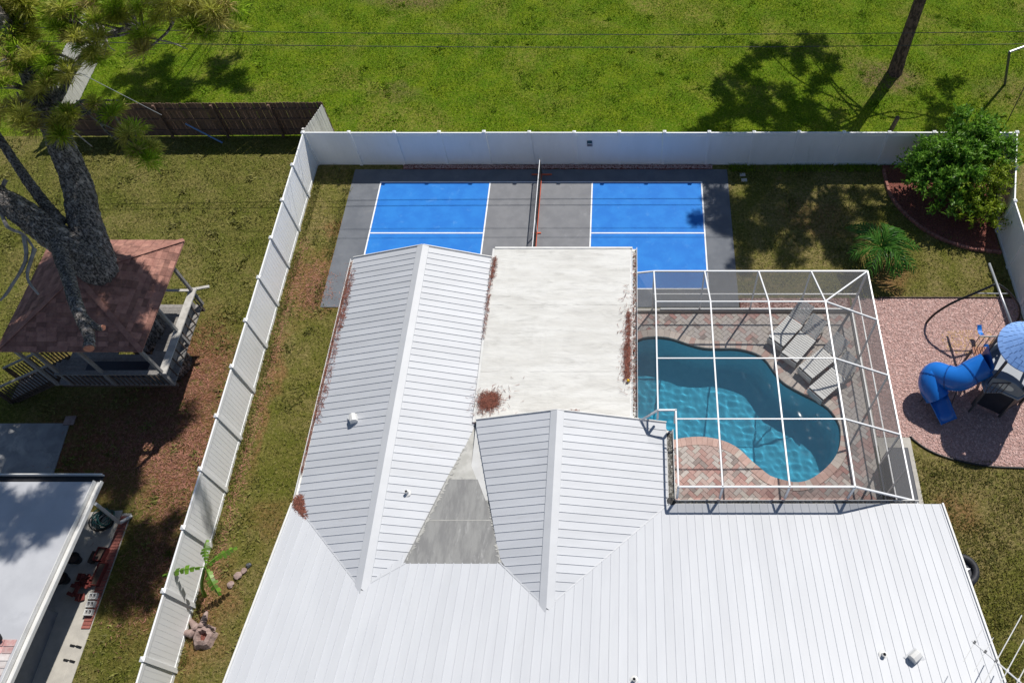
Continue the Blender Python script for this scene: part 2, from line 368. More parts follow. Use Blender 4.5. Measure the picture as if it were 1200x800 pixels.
# mulch strip behind the court
def wavy(x0, x1, y0, y1, z, n=40, amp=.05):
    p = [(x0+(x1-x0)*i/n, y0+random.uniform(-amp, amp)) for i in range(n+1)]+[(x1+(x0-x1)*i/n, y1) for i in range(n+1)]
    return p
m = MB(); m.prism(wavy(-5.9, 7.2, .76, .99, 0), .002, .05); struct(m.build('mulch_strip', 'red_mulch'))
m = MB(); m.prism(wavy(7.85, 12.0, -6.47, -5.93, 0), .002, .05); struct(m.build('mulch_border', 'red_mulch'))

# ------------------------------------------------------------------ white vinyl fences
def vinyl_panel_mesh(L, H=1.72):
    m = MB(); n = max(1, round(L/.152)); wd = L/n
    for i in range(n):
        x = (i+.5)*wd; m.box((x, 0, .08+(H-.16)/2), (wd-.010, .022, H-.16))
    m.box((L/2, 0, .08+(H-.16)/2), (L, .014, H-.17))
    return m.mesh('panel')
def rail_mesh(L): m = MB(); m.box((L/2, 0, 0), (L-.01, .05, .13)); return m.mesh('rail')
POSTM = MB(); POSTM.box((0, 0, .91), (.127, .127, 1.82)); POSTM = POSTM.mesh('post')
CAPM = MB(); CAPM.hexa([(-.07, -.07, 1.822), (.07, -.07, 1.822), (.07, .07, 1.822), (-.07, .07, 1.822), (-.07, -.07, 1.845), (.07, -.07, 1.845), (.07, .07, 1.845), (-.07, .07, 1.845)])
i = len(CAPM.v); CAPM.v += [(-.07, -.07, 1.846), (.07, -.07, 1.846), (.07, .07, 1.846), (-.07, .07, 1.846), (0, 0, 1.89)]; CAPM.f += [(i, i+1, i+4), (i+1, i+2, i+4), (i+2, i+3, i+4), (i+3, i, i+4)]; CAPM = CAPM.mesh('cap')
def vinyl_fence(pts, label, group='white vinyl fence runs around the yard', skip_first=False):
    root = thing('vinyl_fence', (*pts[0], 0), label, 'fence', group)
    cache = {}
    for k, p in enumerate(pts):
        if k == 0 and skip_first: pass
        else:
            o = link('post', POSTM, 'vinyl', root, off=1); o.location = (p[0]-pts[0][0], p[1]-pts[0][1], random.uniform(-.012, .012))
            o.rotation_euler = (random.uniform(-.006, .006), random.uniform(-.006, .006), 0)
            c = link('cap', CAPM, 'vinyl', o)
        if k+1 < len(pts):
            q = pts[k+1]; L = round(math.hypot(q[0]-p[0], q[1]-p[1])-.13, 3)
            if L not in cache: cache[L] = (vinyl_panel_mesh(L), rail_mesh(L))
            a = math.atan2(q[1]-p[1], q[0]-p[0])
            o = link('panel', cache[L][0], 'vinyl', root)
            o.location = (p[0]-pts[0][0]+math.cos(a)*.065, p[1]-pts[0][1]+math.sin(a)*.065, 0); o.rotation_euler = (random.uniform(-.007, .007), 0, a)
            for z in (.075, 1.735):
                r = link('rail', cache[L][1], 'vinyl', o); r.location = (0, 0, z)
    return root
bx = [-9.57]+[-7.706+1.8305*i for i in range(15)]+[19.45]
vinyl_fence([(x, 1.05) for x in bx], 'long white vinyl fence behind the blue court, backing onto the open grass')
vinyl_fence([(FX+.0075*1.83*i, 1.05-1.83*i) for i in range(14)], 'white vinyl fence between the treehouse yard and the metal-roofed house', skip_first=True)
vinyl_fence([(19.45, 1.05), (18.92, -.8), (18.40, -2.63)]+[(18.38-.003*i, -2.63-1.83*i) for i in range(1, 5)], 'white vinyl fence beside the leafy shrubs and the swings', skip_first=True)
# notice on the back fence
t = thing('fence_sign', (2.05, 1.02, 1.2), 'small notice with dark teal top on the white back fence', 'sign')
MB().span(1.94, 2.16, 1.005, 1.02, 1.07, 1.37).build('board', 'sign_grey', t)
MB().span(1.945, 2.155, 1.0, 1.0045, 1.26, 1.365).build('header', 'sign_green', t)
for k, z in enumerate((1.22, 1.175, 1.13)): MB().span(1.97, 2.13-.02*k, 1.0, 1.0045, z-.01, z+.01).build('text_line', 'play_white' if k == 0 else 'dark_grey_metal', t)

# ------------------------------------------------------------------ wooden fence (left, behind) with its pale return
def wood_fence(p0, p1, label, mt, side, pw=.14, H=1.83):
    L = math.hypot(p1[0]-p0[0], p1[1]-p0[1]); a = math.atan2(p1[1]-p0[1], p1[0]-p0[0])
    root = thing('wooden_fence', (*p0, 0), label, 'fence', 'wooden privacy fence runs'); root.rotation_euler = (0, 0, a)
    Lf = L; pm = MB(); pm.hexa([(0, 0, .04), (pw-.008, 0, .04), (pw-.008, .019, .04), (0, .019, .04), (.0, 0, H-.03), (pw-.008, 0, H-.03), (pw-.008, .019, H-.03), (0, .019, H-.03)])
    pm.hexa([(0, 0, H-.0299), (pw-.008, 0, H-.0299), (pw-.008, .019, H-.0299), (0, .019, H-.0299), (.03, 0, H), (pw-.038, 0, H), (pw-.038, .019, H), (.03, .019, H)])
    pm = pm.mesh('plank')
    for i in range(int(L/pw)):
        o = link('plank', pm, mt, root); o.location = (i*pw, 0, random.uniform(-.012, .012)); o.rotation_euler = (random.uniform(-.008, .008), random.uniform(-.006, .006), 0)
    for z in (.35, .95, 1.5):
        r = MB(); r.box((L/2, side*.045+.0095, z), (L, .04, .09)); me = r.mesh('rail'); link('rail', me, mt, root)
    k = 0
    pmh = MB(); pmh.box((0, side*.115+.0095, .9), (.09, .09, 1.8)); pmh = pmh.mesh('post')
    while k*2.4 < L:
        o = link('post', pmh, mt, root); o.location = (min(k*2.4+.05, L-.05), 0, 0); k += 1
    return root
wood_fence((-21.05, 2.70), (-9.12, 2.80), 'weathered dark brown plank fence behind the treehouse lawn', 'wood_dark', -1)
wood_fence((-9.52, 1.20), (-9.10, 2.78), 'short pale board fence joining the white fence corner to the brown plank fence', 'wood_pale', 1)
wood_fence((-21.1, 2.85), (-21.35, 9.2), 'sunlit pale board fence running away behind the pine branches', 'wood_pale', 1)

# ================================================================== HOUSE
ES = .269; EY = -15.0
zmain = lambda y: 2.62+ES*(EY-y)
house = thing('house', (3, -15, 0), 'low house with white ribbed metal roof, two gables and flat white porch roof', 'house')
G1 = dict(xl=-5.93, xr=-1.03, xc=-3.36, z=3.32, yb=-6.05)     # west gable
G2 = dict(xl=-.96, xr=4.82, xc=1.56, z=3.46, yb=-12.42)       # east gable
z1l = lambda x: 2.62+(x-G1['xl'])*(G1['z']-2.62)/(G1['xc']-G1['xl'])
z1r = lambda x: 2.62+(G1['xr']-x)*(G1['z']-2.62)/(G1['xr']-G1['xc'])
z2l = lambda x: G2['z']-(G2['xc']-x)*.26
z2r = lambda x: 2.62+(G2['xr']-x)*(G2['z']-2.62)/(G2['xr']-G2['xc'])
CY0, CY1 = -12.55, -16.85
cxl = lambda y: -1.03+(-2.36+1.03)*(y-CY0)/(CY1-CY0)
cxr = lambda y: -.96+(.20+.96)*(y-CY0)/(CY1-CY0)
# walls
m = MB()
m.span(-5.5, -1.2, -16, -6.4, 0, 2.6); m.span(-1.19, 3.4, -15.9, -6.3, 0, 2.5); m.span(3.41, 4.4, -15.9, -12.7, 0, 2.5)
m.span(-5.5, 12.25, -29.5, -15.62, 0, 2.6)
m.build('wall', 'stucco', house)
for g, zl, zr in ((G1, 2.6, 2.6),):
    y = -6.38
    MB().tri((-5.5, y, 2.6), (-1.2, y, 2.6), (g['xc'], y, 3.24)).build('gable_wall', 'stucco', house)
# porch posts / opening under flat roof are out of sight; roof strips
def strip(parent, a0, a1, b0, b1, up, rib_first=True, mt='metal_roof', rh=.019, rw=.030):
    # quad a0-a1 (low end) to b0-b1 (high end); rib along the a0-b0 edge
    a0, a1, b0, b1 = map(Vector, (a0, a1, b0, b1)); m = MB()
    n = (a1-a0).cross(b0-a0)
    if n.length < 1e-9: n = (b1-b0).cross(b0-a0)
    n = n.normalized();  n = n if n.z > 0 else -n
    m.quad(a0, a1, b1, b0)
    t = .012
    m.quad(a0-n*t, a0, a1, a1-n*t) if True else 0
    s = (a1-a0); s = s.normalized() if s.length > .02 else (b1-b0).normalized()
    d = (b0-a0).normalized(); s = (s-d*s.dot(d)).normalized()
    if (b0-a0).length > .15:
        q = []
        for e in (a0, b0):
            q.append([e-s*rw*.5, e+s*rw*.5, e+s*rw*.22+n*rh, e-s*rw*.22+n*rh])
        m.hexa(q[0]+q[1])
    o = m.build('roof_panel', mt, parent); return o
SP = .238
def roof_part(name):
    o = MB(); return o
def gable_roof(name, g, left, right, yend):
    # under-sheet doubles as the part that carries the panels
    m = MB(); yb = g['yb']
    base = MB()
    for zf, xe in ((left, g['xl']), (right, g['xr'])):
        base.quad((xe, yb+.02, zf(xe)-.05), (g['xc'], yb+.02, zf(g['xc'])-.05), (g['xc'], EY, zf(g['xc'])-.05), (xe, EY, zf(xe)-.05))
    part = base.build(name, 'white_trim', house)
    return part
def xe_left1(y): return G1['xl'] if y > EY else G1['xl']+(zmain(y)-2.62)/((G1['z']-2.62)/(G1['xc']-G1['xl']))
def xe_right1(y):
    if y > CY0: return G1['xr']
    if y > CY1: return cxl(y)
    return min(cxl(y), G1['xr']-(zmain(y)-2.62)/((G1['z']-2.62)/(G1['xr']-G1['xc'])))
def xe_left2(y):
    if y > CY1: return max(G2['xl'], cxr(min(y, CY0)))
    return max(cxr(y), G2['xc']-(G2['z']-zmain(y))/.26)
def xe_right2(y): return G2['xr'] if y > EY else G2['xr']-(zmain(y)-2.62)/((G2['z']-2.62)/(G2['xr']-G2['xc']))
def do_gable(name, g, fl, fr, zl, zr):
    part = gable_roof(name, g, zl, zr, 0)
    yend = EY-(g['z']-2.62)/ES
    y = g['yb']
    while y > yend+.02:
        y1 = max(y-SP, yend+.01)
        for fe, fz in ((fl, zl), (fr, zr)):
            a0x, a1x = fe(y), fe(y1); c = g['xc']
            if abs(a0x-c) < .04: continue
            strip(part, (a0x, y, fz(a0x)), (a1x, y1, fz(a1x)), (c, y, fz(c)), (c, y1, fz(c)), None)
        y = y1
    # ridge cap
    m = MB(); wv = .20; z = g['z']
    sl = (zl(g['xc'])-zl(g['xc']-wv)); sr = (zr(g['xc'])-zr(g['xc']+wv))
    y0, y1 = g['yb']+.03, yend-.12
    for (xa, za, xb, zb) in ((g['xc']-wv, z-sl+.03, g['xc'], z+.042), (g['xc'], z+.042, g['xc']+wv, z-sr+.03)):
        m.quad((xa, y0, za), (xb, y0, zb), (xb, y1+.0, zb), (xa, y1+wv*.6, za))
    m.quad((g['xc']-wv, y0, z-sl+.006), (g['xc']-wv, y0, z-sl+.03), (g['xc']-wv, y1+.12, z-sl+.03), (g['xc']-wv, y1+.12, z-sl+.006))
    m.quad((g['xc']+wv, y0, z-sr+.006), (g['xc']+wv, y0, z-sr+.03), (g['xc']+wv, y1+.12, z-sr+.03), (g['xc']+wv, y1+.12, z-sr+.006))
    m.build('ridge_cap', 'ridge_metal', part)
    # rake trim at the gable end
    for (xa, fz) in ((g['xl'], zl), (g['xr'], zr)):
        MB().beam((xa, g['yb']+.03, fz(xa)-.03), (g['xc'], g['yb']+.03, z-.03), .03, .15).build('rake_trim', 'white_trim', part)
    return part
gp1 = do_gable('gable_roof', G1, xe_left1, xe_right1, z1l, z1r)
gp2 = do_gable('gable_roof', G2, xe_left2, xe_right2, z2l, z2r)
# main roof
RY = -22.4
def yeave(x):
    if x < G1['xl']: return EY
    if x <= -2.36:
        z = z1l(x) if x < G1['xc'] else z1r(x); return EY-(z-2.62)/ES
    if x < .20: return CY1
    if x < G2['xr']:
        z = z2l(x) if x < G2['xc'] else z2r(x); return EY-max(0, z-2.62)/ES
    return EY
base = MB(); base.quad((-6.0, EY-2, zmain(EY-2)-.05), (12.72, EY-2, zmain(EY-2)-.05), (12.72, RY, zmain(RY)-.05), (-6.0, RY, zmain(RY)-.05))
base.quad((-6.0, RY, zmain(RY)), (12.72, RY, zmain(RY)), (12.72, 2*RY-EY, 2.62), (-6.0, 2*RY-EY, 2.62))
mainroof = base.build('main_roof', 'metal_roof_main', house)
x = -6.02; SPM = .2365
edges = []
while x < 12.70: edges.append(x); x += SPM
edges.append(12.72)
for a, b in zip(edges[:-1], edges[1:]):
    ya, yb = yeave(a+1e-4), yeave(b-1e-4)
    strip(mainroof, (a, ya, zmain(ya)), (b, yb, zmain(yb)), (a, RY, zmain(RY)), (b, RY, zmain(RY)), None, mt='metal_roof_main', rh=.012, rw=.028)
m = MB(); m.quad((-6.02, RY+.25, zmain(RY+.25)+.03), (12.72, RY+.25, zmain(RY+.25)+.03), (12.72, RY, zmain(RY)+.05), (-6.02, RY, zmain(RY)+.05)); m.build('ridge_cap', 'ridge_metal', mainroof)
for x in (-6.04, 12.745): MB().beam((x, EY+.0, zmain(EY)-.04), (x, RY, zmain(RY)-.04), .05, .17).build('rake_trim', 'white_trim', mainroof)
# soffit + fascia of main eave
MB().span(4.86, 12.7, EY-.02, EY+.0, 2.44, 2.60).build('fascia', 'white_trim', mainroof)
# valley flashings (thin recessed seams)
m = MB()
def seam(p, q, wd, lift): 
    p, q = Vector(p), Vector(q); MB().beam(p+Vector((0, 0, lift)), q+Vector((0, 0, lift)), wd, .01).build('valley_flashing', 'ridge_metal', mainroof)
ye1 = EY-(G1['z']-2.62)/ES; ye2 = EY-(G2['z']-2.62)/ES
seam((G1['xl'], EY, 2.62), (G1['xc']-.18, ye1+.17, G1['z']-.05), .035, .012)
seam((-2.36, CY1, zmain(CY1)), (G1['xc']+.18, ye1+.17, G1['z']-.05), .035, .012)
seam((.20, CY1, zmain(CY1)), (G2['xc']-.18, ye2+.17, G2['z']-.05), .035, .012)
seam((G2['xr'], EY, 2.62), (G2['xc']+.18, ye2+.17, G2['z']-.05), .035, .012)
# cricket between the gables
def cz(x, y): return 2.60+(zmain(CY1)-2.60)*(y-CY0)/(CY1-CY0)
m = MB(); ym = -14.32; n = 10
def cpatch(y0, y1, lift):
    for i in range(n):
        ya = y0+(y1-y0)*i/n; yb = y0+(y1-y0)*(i+1)/n
        m.quad((cxl(ya)-.06, ya, cz(0, ya)+lift), (cxr(ya)+.06, ya, cz(0, ya)+lift), (cxr(yb)+.06, yb, cz(0, yb)+lift), (cxl(yb)-.06, yb, cz(0, yb)+lift))
cpatch(CY0+.15, CY1, -.004); ck = m.build('cricket_roof', 'cricket_pale', house)
m = MB(); cpatch(ym, CY1-.02, .004); m.build('bitumen_sheet', 'cricket', ck)
m = MB(); cpatch(-15.6, -15.62, .010); m.build('lap_seam', 'cricket_pale', ck)
m = MB()
def ragged(fx, y0, y1, s, mm, n=90):
    for i in range(n):
        ya = y0+(y1-y0)*random.random(); x = fx(ya); wd = random.uniform(.02, .12)
        mm.tri((x, ya+.03, cz(0, ya)+.014), (x, ya-.05, cz(0, ya)+.014), (x+s*wd, ya-random.uniform(-.05, .06), cz(0, ya)+.016))
ragged(lambda y: cxl(y)-.02, -13.2, CY1, 1, m); ragged(lambda y: cxr(y)+.02, -13.2, CY1, -1, m)
m.build('sealant_smear', 'cricket_pale', ck)
# flat porch roof
FZ = 2.70
fl = MB().span(-1.10, 3.78, -12.42, -5.68, FZ-.16, FZ).build('flat_roof', 'white_trim', house)
ysp = [-5.66, -6.82, -8.05, -9.22, -10.62, -12.40]
for i in range(5):
    for x0, x1 in ((-1.02, .98), (.95, 3.72)):
        m = MB(); nx, ny = 14, 8; z = FZ+.006+.004*(i % 2)+(.003 if x0 > 0 else 0)
        y1, y0 = ysp[i], ysp[i+1]-.03
        P = [[(x0+(x1-x0)*a/nx, y0+(y1-y0)*b/ny+(random.uniform(-.012, .012) if b in (0, ny) else 0), z+random.uniform(0, .008)) for a in range(nx+1)] for b in range(ny+1)]
        for b in range(ny):
            for a in range(nx): m.quad(P[b][a], P[b][a+1], P[b+1][a+1], P[b+1][a])
        m.build('membrane_sheet', 'flat_coating', fl)
MB().span(-1.02, 3.80, -5.70, -5.62, FZ-.17, FZ+.035).build('fascia', 'white_trim', fl, bevel=.008)
# gutters: rail, floor, litter
def gutter(parent, x0, x1, y0, y1, z, axis, mt='white_trim'):
    m = MB()
    m.span(x0, x1, y0, y1, z-.12, z-.10)
    if axis == 'y': m.span(x0, x0+.018, y0, y1, z-.099, z); m.span(x1-.018, x1, y0, y1, z-.099, z)
    else: m.span(x0, x1, y0, y0+.018, z-.099, z); m.span(x0, x1, y1-.018, y1, z-.099, z)
    return m.build('gutter', mt, parent)
gutter(fl, 3.785, 3.965, -12.4, -5.64, FZ+.02, 'y')
gutter(gp1, -6.06, -5.935, EY+.05, -6.05, 2.60, 'y')
gutter(mainroof, 4.90, 12.1, EY+.005, EY+.135, 2.60, 'x'); gutter(gp2, 4.825, 5.04, EY+.14, -12.6, 2.58, 'y')
# pipes and vents
def pipe(loc, r, h, cover, name='vent_pipe'):
    m = MB(); m.lathe([(r*2.4, 0), (r*2.2, .015), (r*1.15, .03)], loc, 20); m.lathe([(r, .0), (r, h), (r*.8, h), (r*.8, h-.05)], loc, 16)
    o = m.build(name, 'white_trim', house, smooth=False); 
    k = MB(); k.lathe([(r*.8, h-.05), (0, h-.05)], loc, 14); k.build('pipe_mouth', 'black_plastic', o)
    return o
pipe((-2.62, -14.86, z1r(-2.62)), .045, .16, 0); pipe((9.97, -19.33, zmain(-19.33)), .05, .14, 0); pipe((3.82, -19.92, zmain(-19.92)), .045, .16, 0)
def hood(x, y, z, s, rz):
    m = MB(); M = Matrix.Rotation(rz, 3, 'Z')
    prof = [(-.10, 0), (.10, 0), (.13, .10), (.10, .20), (.02, .24), (-.07, .20)]
    pts = []
    for t in (-.11, .11):
        pts.append([(M @ Vector((a*s, t*s, b*s)))+Vector((x, y, z)) for a, b in prof])
    i = len(m.v); n = len(prof); m.v += [tuple(p) for p in pts[0]+pts[1]]
    m.f += [tuple(i+k for k in range(n)), tuple(i+2*n-1-k for k in range(n))]+[(i+(k+1) % n, i+k, i+n+k, i+n+(k+1) % n) for k in range(n)]
    o = m.build('vent_hood', 'white_trim', house, bevel=.01)
    MB().box((x, y, z+.01), (.3*s, .34*s, .012), rz).build('flashing', 'ridge_metal', o)
hood(-4.62, -12.5, z1l(-4.62), 1.1, .3); hood(10.72, -19.4, zmain(-19.4), 1.15, 2.2)

# ================================================================== POOL DECK
PO = [(4.02, -7.74), (4.63, -7.61), (5.22, -7.68), (5.8, -7.91), (6.38, -8.09), (6.96, -8.12), (7.54, -8.12), (8.11, -8.26), (8.55, -8.53), (8.85, -9.06), (9.14, -9.52), (9.67, -9.9), (10.19, -10.22), (10.6, -10.54), (10.86, -11.03), (10.91, -11.45), (10.77, -12.05), (10.49, -12.51), (10.07, -12.91), (9.61, -13.2), (9.18, -13.29), (8.76, -13.2), (8.35, -13.06), (8.06, -12.8), (7.76, -12.51), (7.47, -12.17), (7.16, -11.93), (6.74, -11.75), (6.2, -11.65), (5.66, -11.67), (5.2, -11.76), (4.6, -11.9), (4.1, -11.75), (3.8, -11.2), (3.68, -10.2), (3.66, -9.2), (3.72, -8.3)]
PL = [(p.x, p.y) for p in spline([(x, y, 0) for x, y in PO], 3)]
NP = len(PL)
def offset(P, d):
    out = []; n = len(P)
    for i in range(n):
        a, b = Vector((*P[i-1], 0)), Vector((*P[(i+1) % n], 0)); t = (b-a).normalized(); out.append((P[i][0]-t.y*d, P[i][1]+t.x*d))
    return out
ar = sum(PL[i][0]*PL[(i+1) % NP][1]-PL[(i+1) % NP][0]*PL[i][1] for i in range(NP))
SGN = 1 if ar < 0 else -1                    # offset() goes outward for clockwise loops
CO = offset(PL, SGN*.30); CM = offset(PL, SGN*.02)
DX0, DX1, DY0, DY1 = 3.4, 11.95, -15.2, -6.5
# bedding slab with the pool opening
bm = bmesh.new()
ov = [bm.verts.new((x, y, -.06)) for x, y in ((DX0, DY0), (DX1, DY0), (DX1, DY1), (DX0, DY1))]; iv = [bm.verts.new((x, y, -.06)) for x, y in CM]
E_ = [bm.edges.new((L[k], L[(k+1) % len(L)])) for L in (ov, iv) for k in range(len(L))]
bmesh.ops.triangle_fill(bm, edges=E_, use_beauty=True)
cen = [f for f in bm.faces if inside([f.calc_center_median().x], [f.calc_center_median().y], CM)[0]]
bmesh.ops.delete(bm, geom=cen, context='FACES')
for f in bm.faces:
    if f.normal.z < 0: f.normal_flip()
me = bpy.data.meshes.new('pool_deck'); bm.to_mesh(me); bm.free()
deck = link('pool_deck', me, 'paver_sand'); struct(deck)
# kerb around the slab
m = MB(); m.span(3.3, 12.08, -6.52, -6.40, -.1, .07); m.span(11.94, 12.08, -12.0, -6.521, -.1, .07); m.build('kerb', 'concrete', deck, bevel=.01)
# herringbone pavers
def clip(poly, nx, ny, c):                     # keep nx*x+ny*y <= c
    out = []
    for i in range(len(poly)):
        p, q = poly[i], poly[(i+1) % len(poly)]; dp, dq = nx*p[0]+ny*p[1]-c, nx*q[0]+ny*q[1]-c
        if dp <= 0: out.append(p)
        if (dp < 0 < dq) or (dq < 0 < dp): t = dp/(dp-dq); out.append((p[0]+(q[0]-p[0])*t, p[1]+(q[1]-p[1])*t))
    return out
COa = np.array(CO)
WP = .150; g = .006; ca = math.cos(R(45)); pav = []
for x in range(-70, 150):
    for y in range(-150, 80):
        k = (x-y) % 4
        if k == 0: cx, cy, dx, dy = x+1, y+.5, 1, .5
        elif k == 3: cx, cy, dx, dy = x+.5, y+1, .5, 1
        else: continue
        X, Y = (cx-cy)*ca*WP+7.6, (cx+cy)*ca*WP-10.8
        if not (DX0-.3 < X < DX1+.3 and DY0+.0-.3 < Y < DY1+.3): continue
        q = []
        for sx, sy in ((-1, -1), (1, -1), (1, 1), (-1, 1)):
            u, v_ = sx*(dx*WP-g/2), sy*(dy*WP-g/2); q.append((X+(u-v_)*ca, Y+(u+v_)*ca))
        full = True
        for nx, ny, c in ((1, 0, DX1-.01), (-1, 0, -DX0-.01), (0, 1, DY1-.12), (0, -1, -DY0)):
            r = clip(q, nx, ny, c)
            if len(r) != len(q) or any(abs(a[0]-b[0])+abs(a[1]-b[1]) > 1e-6 for a, b in zip(r, q)): full = False
            q = r
            if len(q) < 3: break
        if len(q) < 3: continue
        d = np.hypot(COa[:, 0]-X, COa[:, 1]-Y); j = int(d.argmin())
        if d[j] < .30 or inside([X], [Y], CO)[0]:
            a, b_ = COa[j-1], COa[(j+1) % NP]; t = (b_-a)/np.hypot(*(b_-a)); nn = np.array([-t[1], t[0]])*SGN   # outward
            r = clip(q, -nn[0], -nn[1], -(nn @ COa[j])-.006)
            if len(r) < 3: continue
            if inside([X], [Y], CO)[0] and d[j] > .3: continue
            if len(r) != len(q) or any(abs(a[0]-b[0])+abs(a[1]-b[1]) > 1e-6 for a, b in zip(r, q)): full = False
            q = r
        ar_ = .5*abs(sum(q[i][0]*q[(i+1) % len(q)][1]-q[(i+1) % len(q)][0]*q[i][1] for i in range(len(q))))
        if ar_ < .0012: continue
        pav.append((X, Y, k, q, full, ar_))
def pav_mat(X, Y):
    red = 1/(1+math.exp((Y+11.4-.25*(7.5-X))*1.6)); u = random.random()
    wts = [(.26, .06), (.36, .14), (.18, .42), (.08, .08), (.08, .01), (.04, .29)]
    p = np.array([a*red+b*(1-red) for a, b in wts]); return int(rng.choice(6, p=p/p.sum()))
vis = sorted(pav, key=lambda p: (not (p[1] < -11.2 and p[0] > 5.0 or p[0] > 5 and p[1] > -9.4), p[1]))
seen = lambda p: p[0] > 4.0
order = sorted(pav, key=lambda p: (not seen(p), p[1] if p[1] < -14.4 or not seen(p) else -100+p[1]))
order = sorted([p for p in pav if seen(p) and p[1] > -14.75 and p[5] > .02], key=lambda p: p[1])
singles = set(id(p) for p in order[:300]); rest = [MB() for _ in range(6)]
def paver_mesh(q, X, Y, h):
    cx = sum(a for a, b in q)/len(q); cy = sum(b for a, b in q)/len(q); m = MB(); i = 0; n = len(q)
    s = 1-.008/max(.05, min(math.hypot(a-cx, b-cy) for a, b in q))
    m.v = [(a-X, b-Y, -.055) for a, b in q]+[(a-X, b-Y, -.006) for a, b in q]+[(cx+(a-cx)*s-X, cy+(b-cy)*s-Y, 0) for a, b in q]
    for r in (0, 1):
        for k in range(n): m.f.append((r*n+k, r*n+(k+1) % n, (r+1)*n+(k+1) % n, (r+1)*n+k))
    m.f.append(tuple(2*n+k for k in range(n))); return m
shared = {}
for p in pav:
    X, Y, k, q, full, a_ = p; mi = pav_mat(X, Y); dz = random.uniform(-.003, .004)
    m = paver_mesh(q, X, Y, 0)
    if id(p) in singles:
        key = (k, mi) if full else None
        me = shared.get(key) if key else None
        if me is None:
            me = m.mesh('paver'); me.materials.append(MATS['paver_%d' % mi])
            if key: shared[key] = me
        o = link('paver', me, None, deck); o.location = (X, Y, dz)
    else:
        r = rest[mi]; i = len(r.v); r.v += [(a+X, b+Y, c+dz) for a, b, c in m.v]; r.f += [tuple(i+t for t in f) for f in m.f]
for i, r in enumerate(rest):
    if r.v: r.build('paver_field', 'paver_%d' % i, deck)['kind'] = 'stuff'
# coping
per = 0; j = 0; acc = []
PLc, COc = PL+[PL[0]], CO+[CO[0]]
# resample both loops by arc length of the inner one
ds = [0]
for i in range(NP): ds.append(ds[-1]+math.hypot(PLc[i+1][0]-PLc[i][0], PLc[i+1][1]-PLc[i][1]))
NC = int(ds[-1]/.19)
def at(L, s):
    i = int(np.searchsorted(ds, s, side='right')-1); i = min(max(i, 0), NP-1); t = (s-ds[i])/(ds[i+1]-ds[i]); return (L[i][0]+(L[i+1][0]-L[i][0])*t, L[i][1]+(L[i+1][1]-L[i][1])*t)
for c in range(NC):
    s0, s1 = ds[-1]*c/NC+.003, ds[-1]*(c+1)/NC-.003
    a, b_, c_, d = at(PLc, s0), at(PLc, s1), at(COc, s1), at(COc, s0)
    if a[0] < 3.8: continue
    pale = a[1] > -10.3 or a[0] > 10.2
    MB().prism([a, b_, c_, d] if SGN < 0 else [d, c_, b_, a], -.06, .012+random.uniform(0, .004)).build('coping_stone', random.choice(['coping_pale', 'coping_pale', 'coping']) if pale else random.choice(['coping', 'coping', 'coping', 'coping_pale']), deck, bevel=0)
# swimming pool basin and water
pool = thing('swimming_pool', (7.2, -10.4, -.1), 'free-form blue swimming pool inside the screen cage', 'pool')
m = MB(); PD = -1.7
def ring(P, z): i = len(m.v); m.v.extend([(x, y, z) for x, y in P]); return i
a = ring(PL, -.05); b_ = ring(PL, -.24)
for k in range(NP): m.f.append((a+k, a+(k+1) % NP, b_+(k+1) % NP, b_+k))
m.build('tile_band', 'pool_tile', pool)
m = MB(); a = ring(PL, -.24); b_ = ring(PL, PD+.25); c = ring(offset(PL, -SGN*.09), PD+.07); d = ring(offset(PL, -SGN*.28), PD)
for (u, v_) in ((a, b_), (b_, c), (c, d)):
    for k in range(NP): m.f.append((u+k, u+(k+1) % NP, v_+(k+1) % NP, v_+k))
m.f.append(tuple(d+k for k in range(NP))); m.build('basin', 'pool_plaster', pool, smooth=True)

gx=np.arange(3.5,11.1,.03); gy=np.arange(-13.5,-7.4,.03); GX,GY=np.meshgrid(gx,gy); wv=np.random.default_rng(3)
Z=np.zeros_like(GX)
for k in range(34):
    lam=wv.uniform(.16,.62); a=wv.uniform(-.3,2.0); Z+=.00034*(lam/.3)*np.sin(2*np.pi/lam*(GX*np.cos(a)+GY*np.sin(a))+wv.uniform(0,6.28))
V=np.stack([GX.ravel(),GY.ravel(),(Z-.13).ravel()],1); nx=len(gx); I=np.arange(len(V)).reshape(GX.shape)
F=np.stack([I[:-1,:-1],I[:-1,1:],I[1:,1:],I[1:,:-1]],-1).reshape(-1,4); ok=inside(V[F].mean(1)[:,0],V[F].mean(1)[:,1],offset(PL,SGN*.06)); F=F[ok]
wt=np_mesh('water',V,F,'water',pool,smooth=True); wt.cycles.is_caustics_caster=True
sd.cycles.is_caustics_light=True
for o in pool.children: 
    if o.name.startswith('basin'): o.cycles.is_caustics_receiver=True

# white handrail at the shallow end
# ================================================================== SCREEN CAGE
cage = thing('pool_cage', (8, -10.6, 0), 'white aluminium screen enclosure over the swimming pool', 'screen enclosure')
ZT, ZE = 3.5, 2.42; XR, YB, XI, YI, YF = 12.0, -6.46, 10.03, -8.5, -14.82
XL, XH = 4.55, 3.97
RX = [4.55, 6.32, 8.2, 10.03]; RYs = [-8.5, -10.63, -12.71]
def bar(p, q, wd=.045, ht=.06, name='beam'): return MB().beam(p, q, wd, ht).build(name, 'cage_white', cage)
def scr(*pts): 
    m = MB(); m.v = [tuple(p) for p in pts]; m.f = [tuple(range(len(pts)))]; return m.build('screen_panel', 'screen' if all(abs(p[2]-3.5) < .01 for p in pts) else 'screen_wall', cage)
for x in RX:
    y1 = YF if x > 5 else -12.42
    bar((x, YI, ZT), (x, y1, ZT)); bar((x, YB, ZE), (x, YI, ZT)); bar((x, YB, .08), (x, YB, ZE-.05), .05, .05, 'upright')
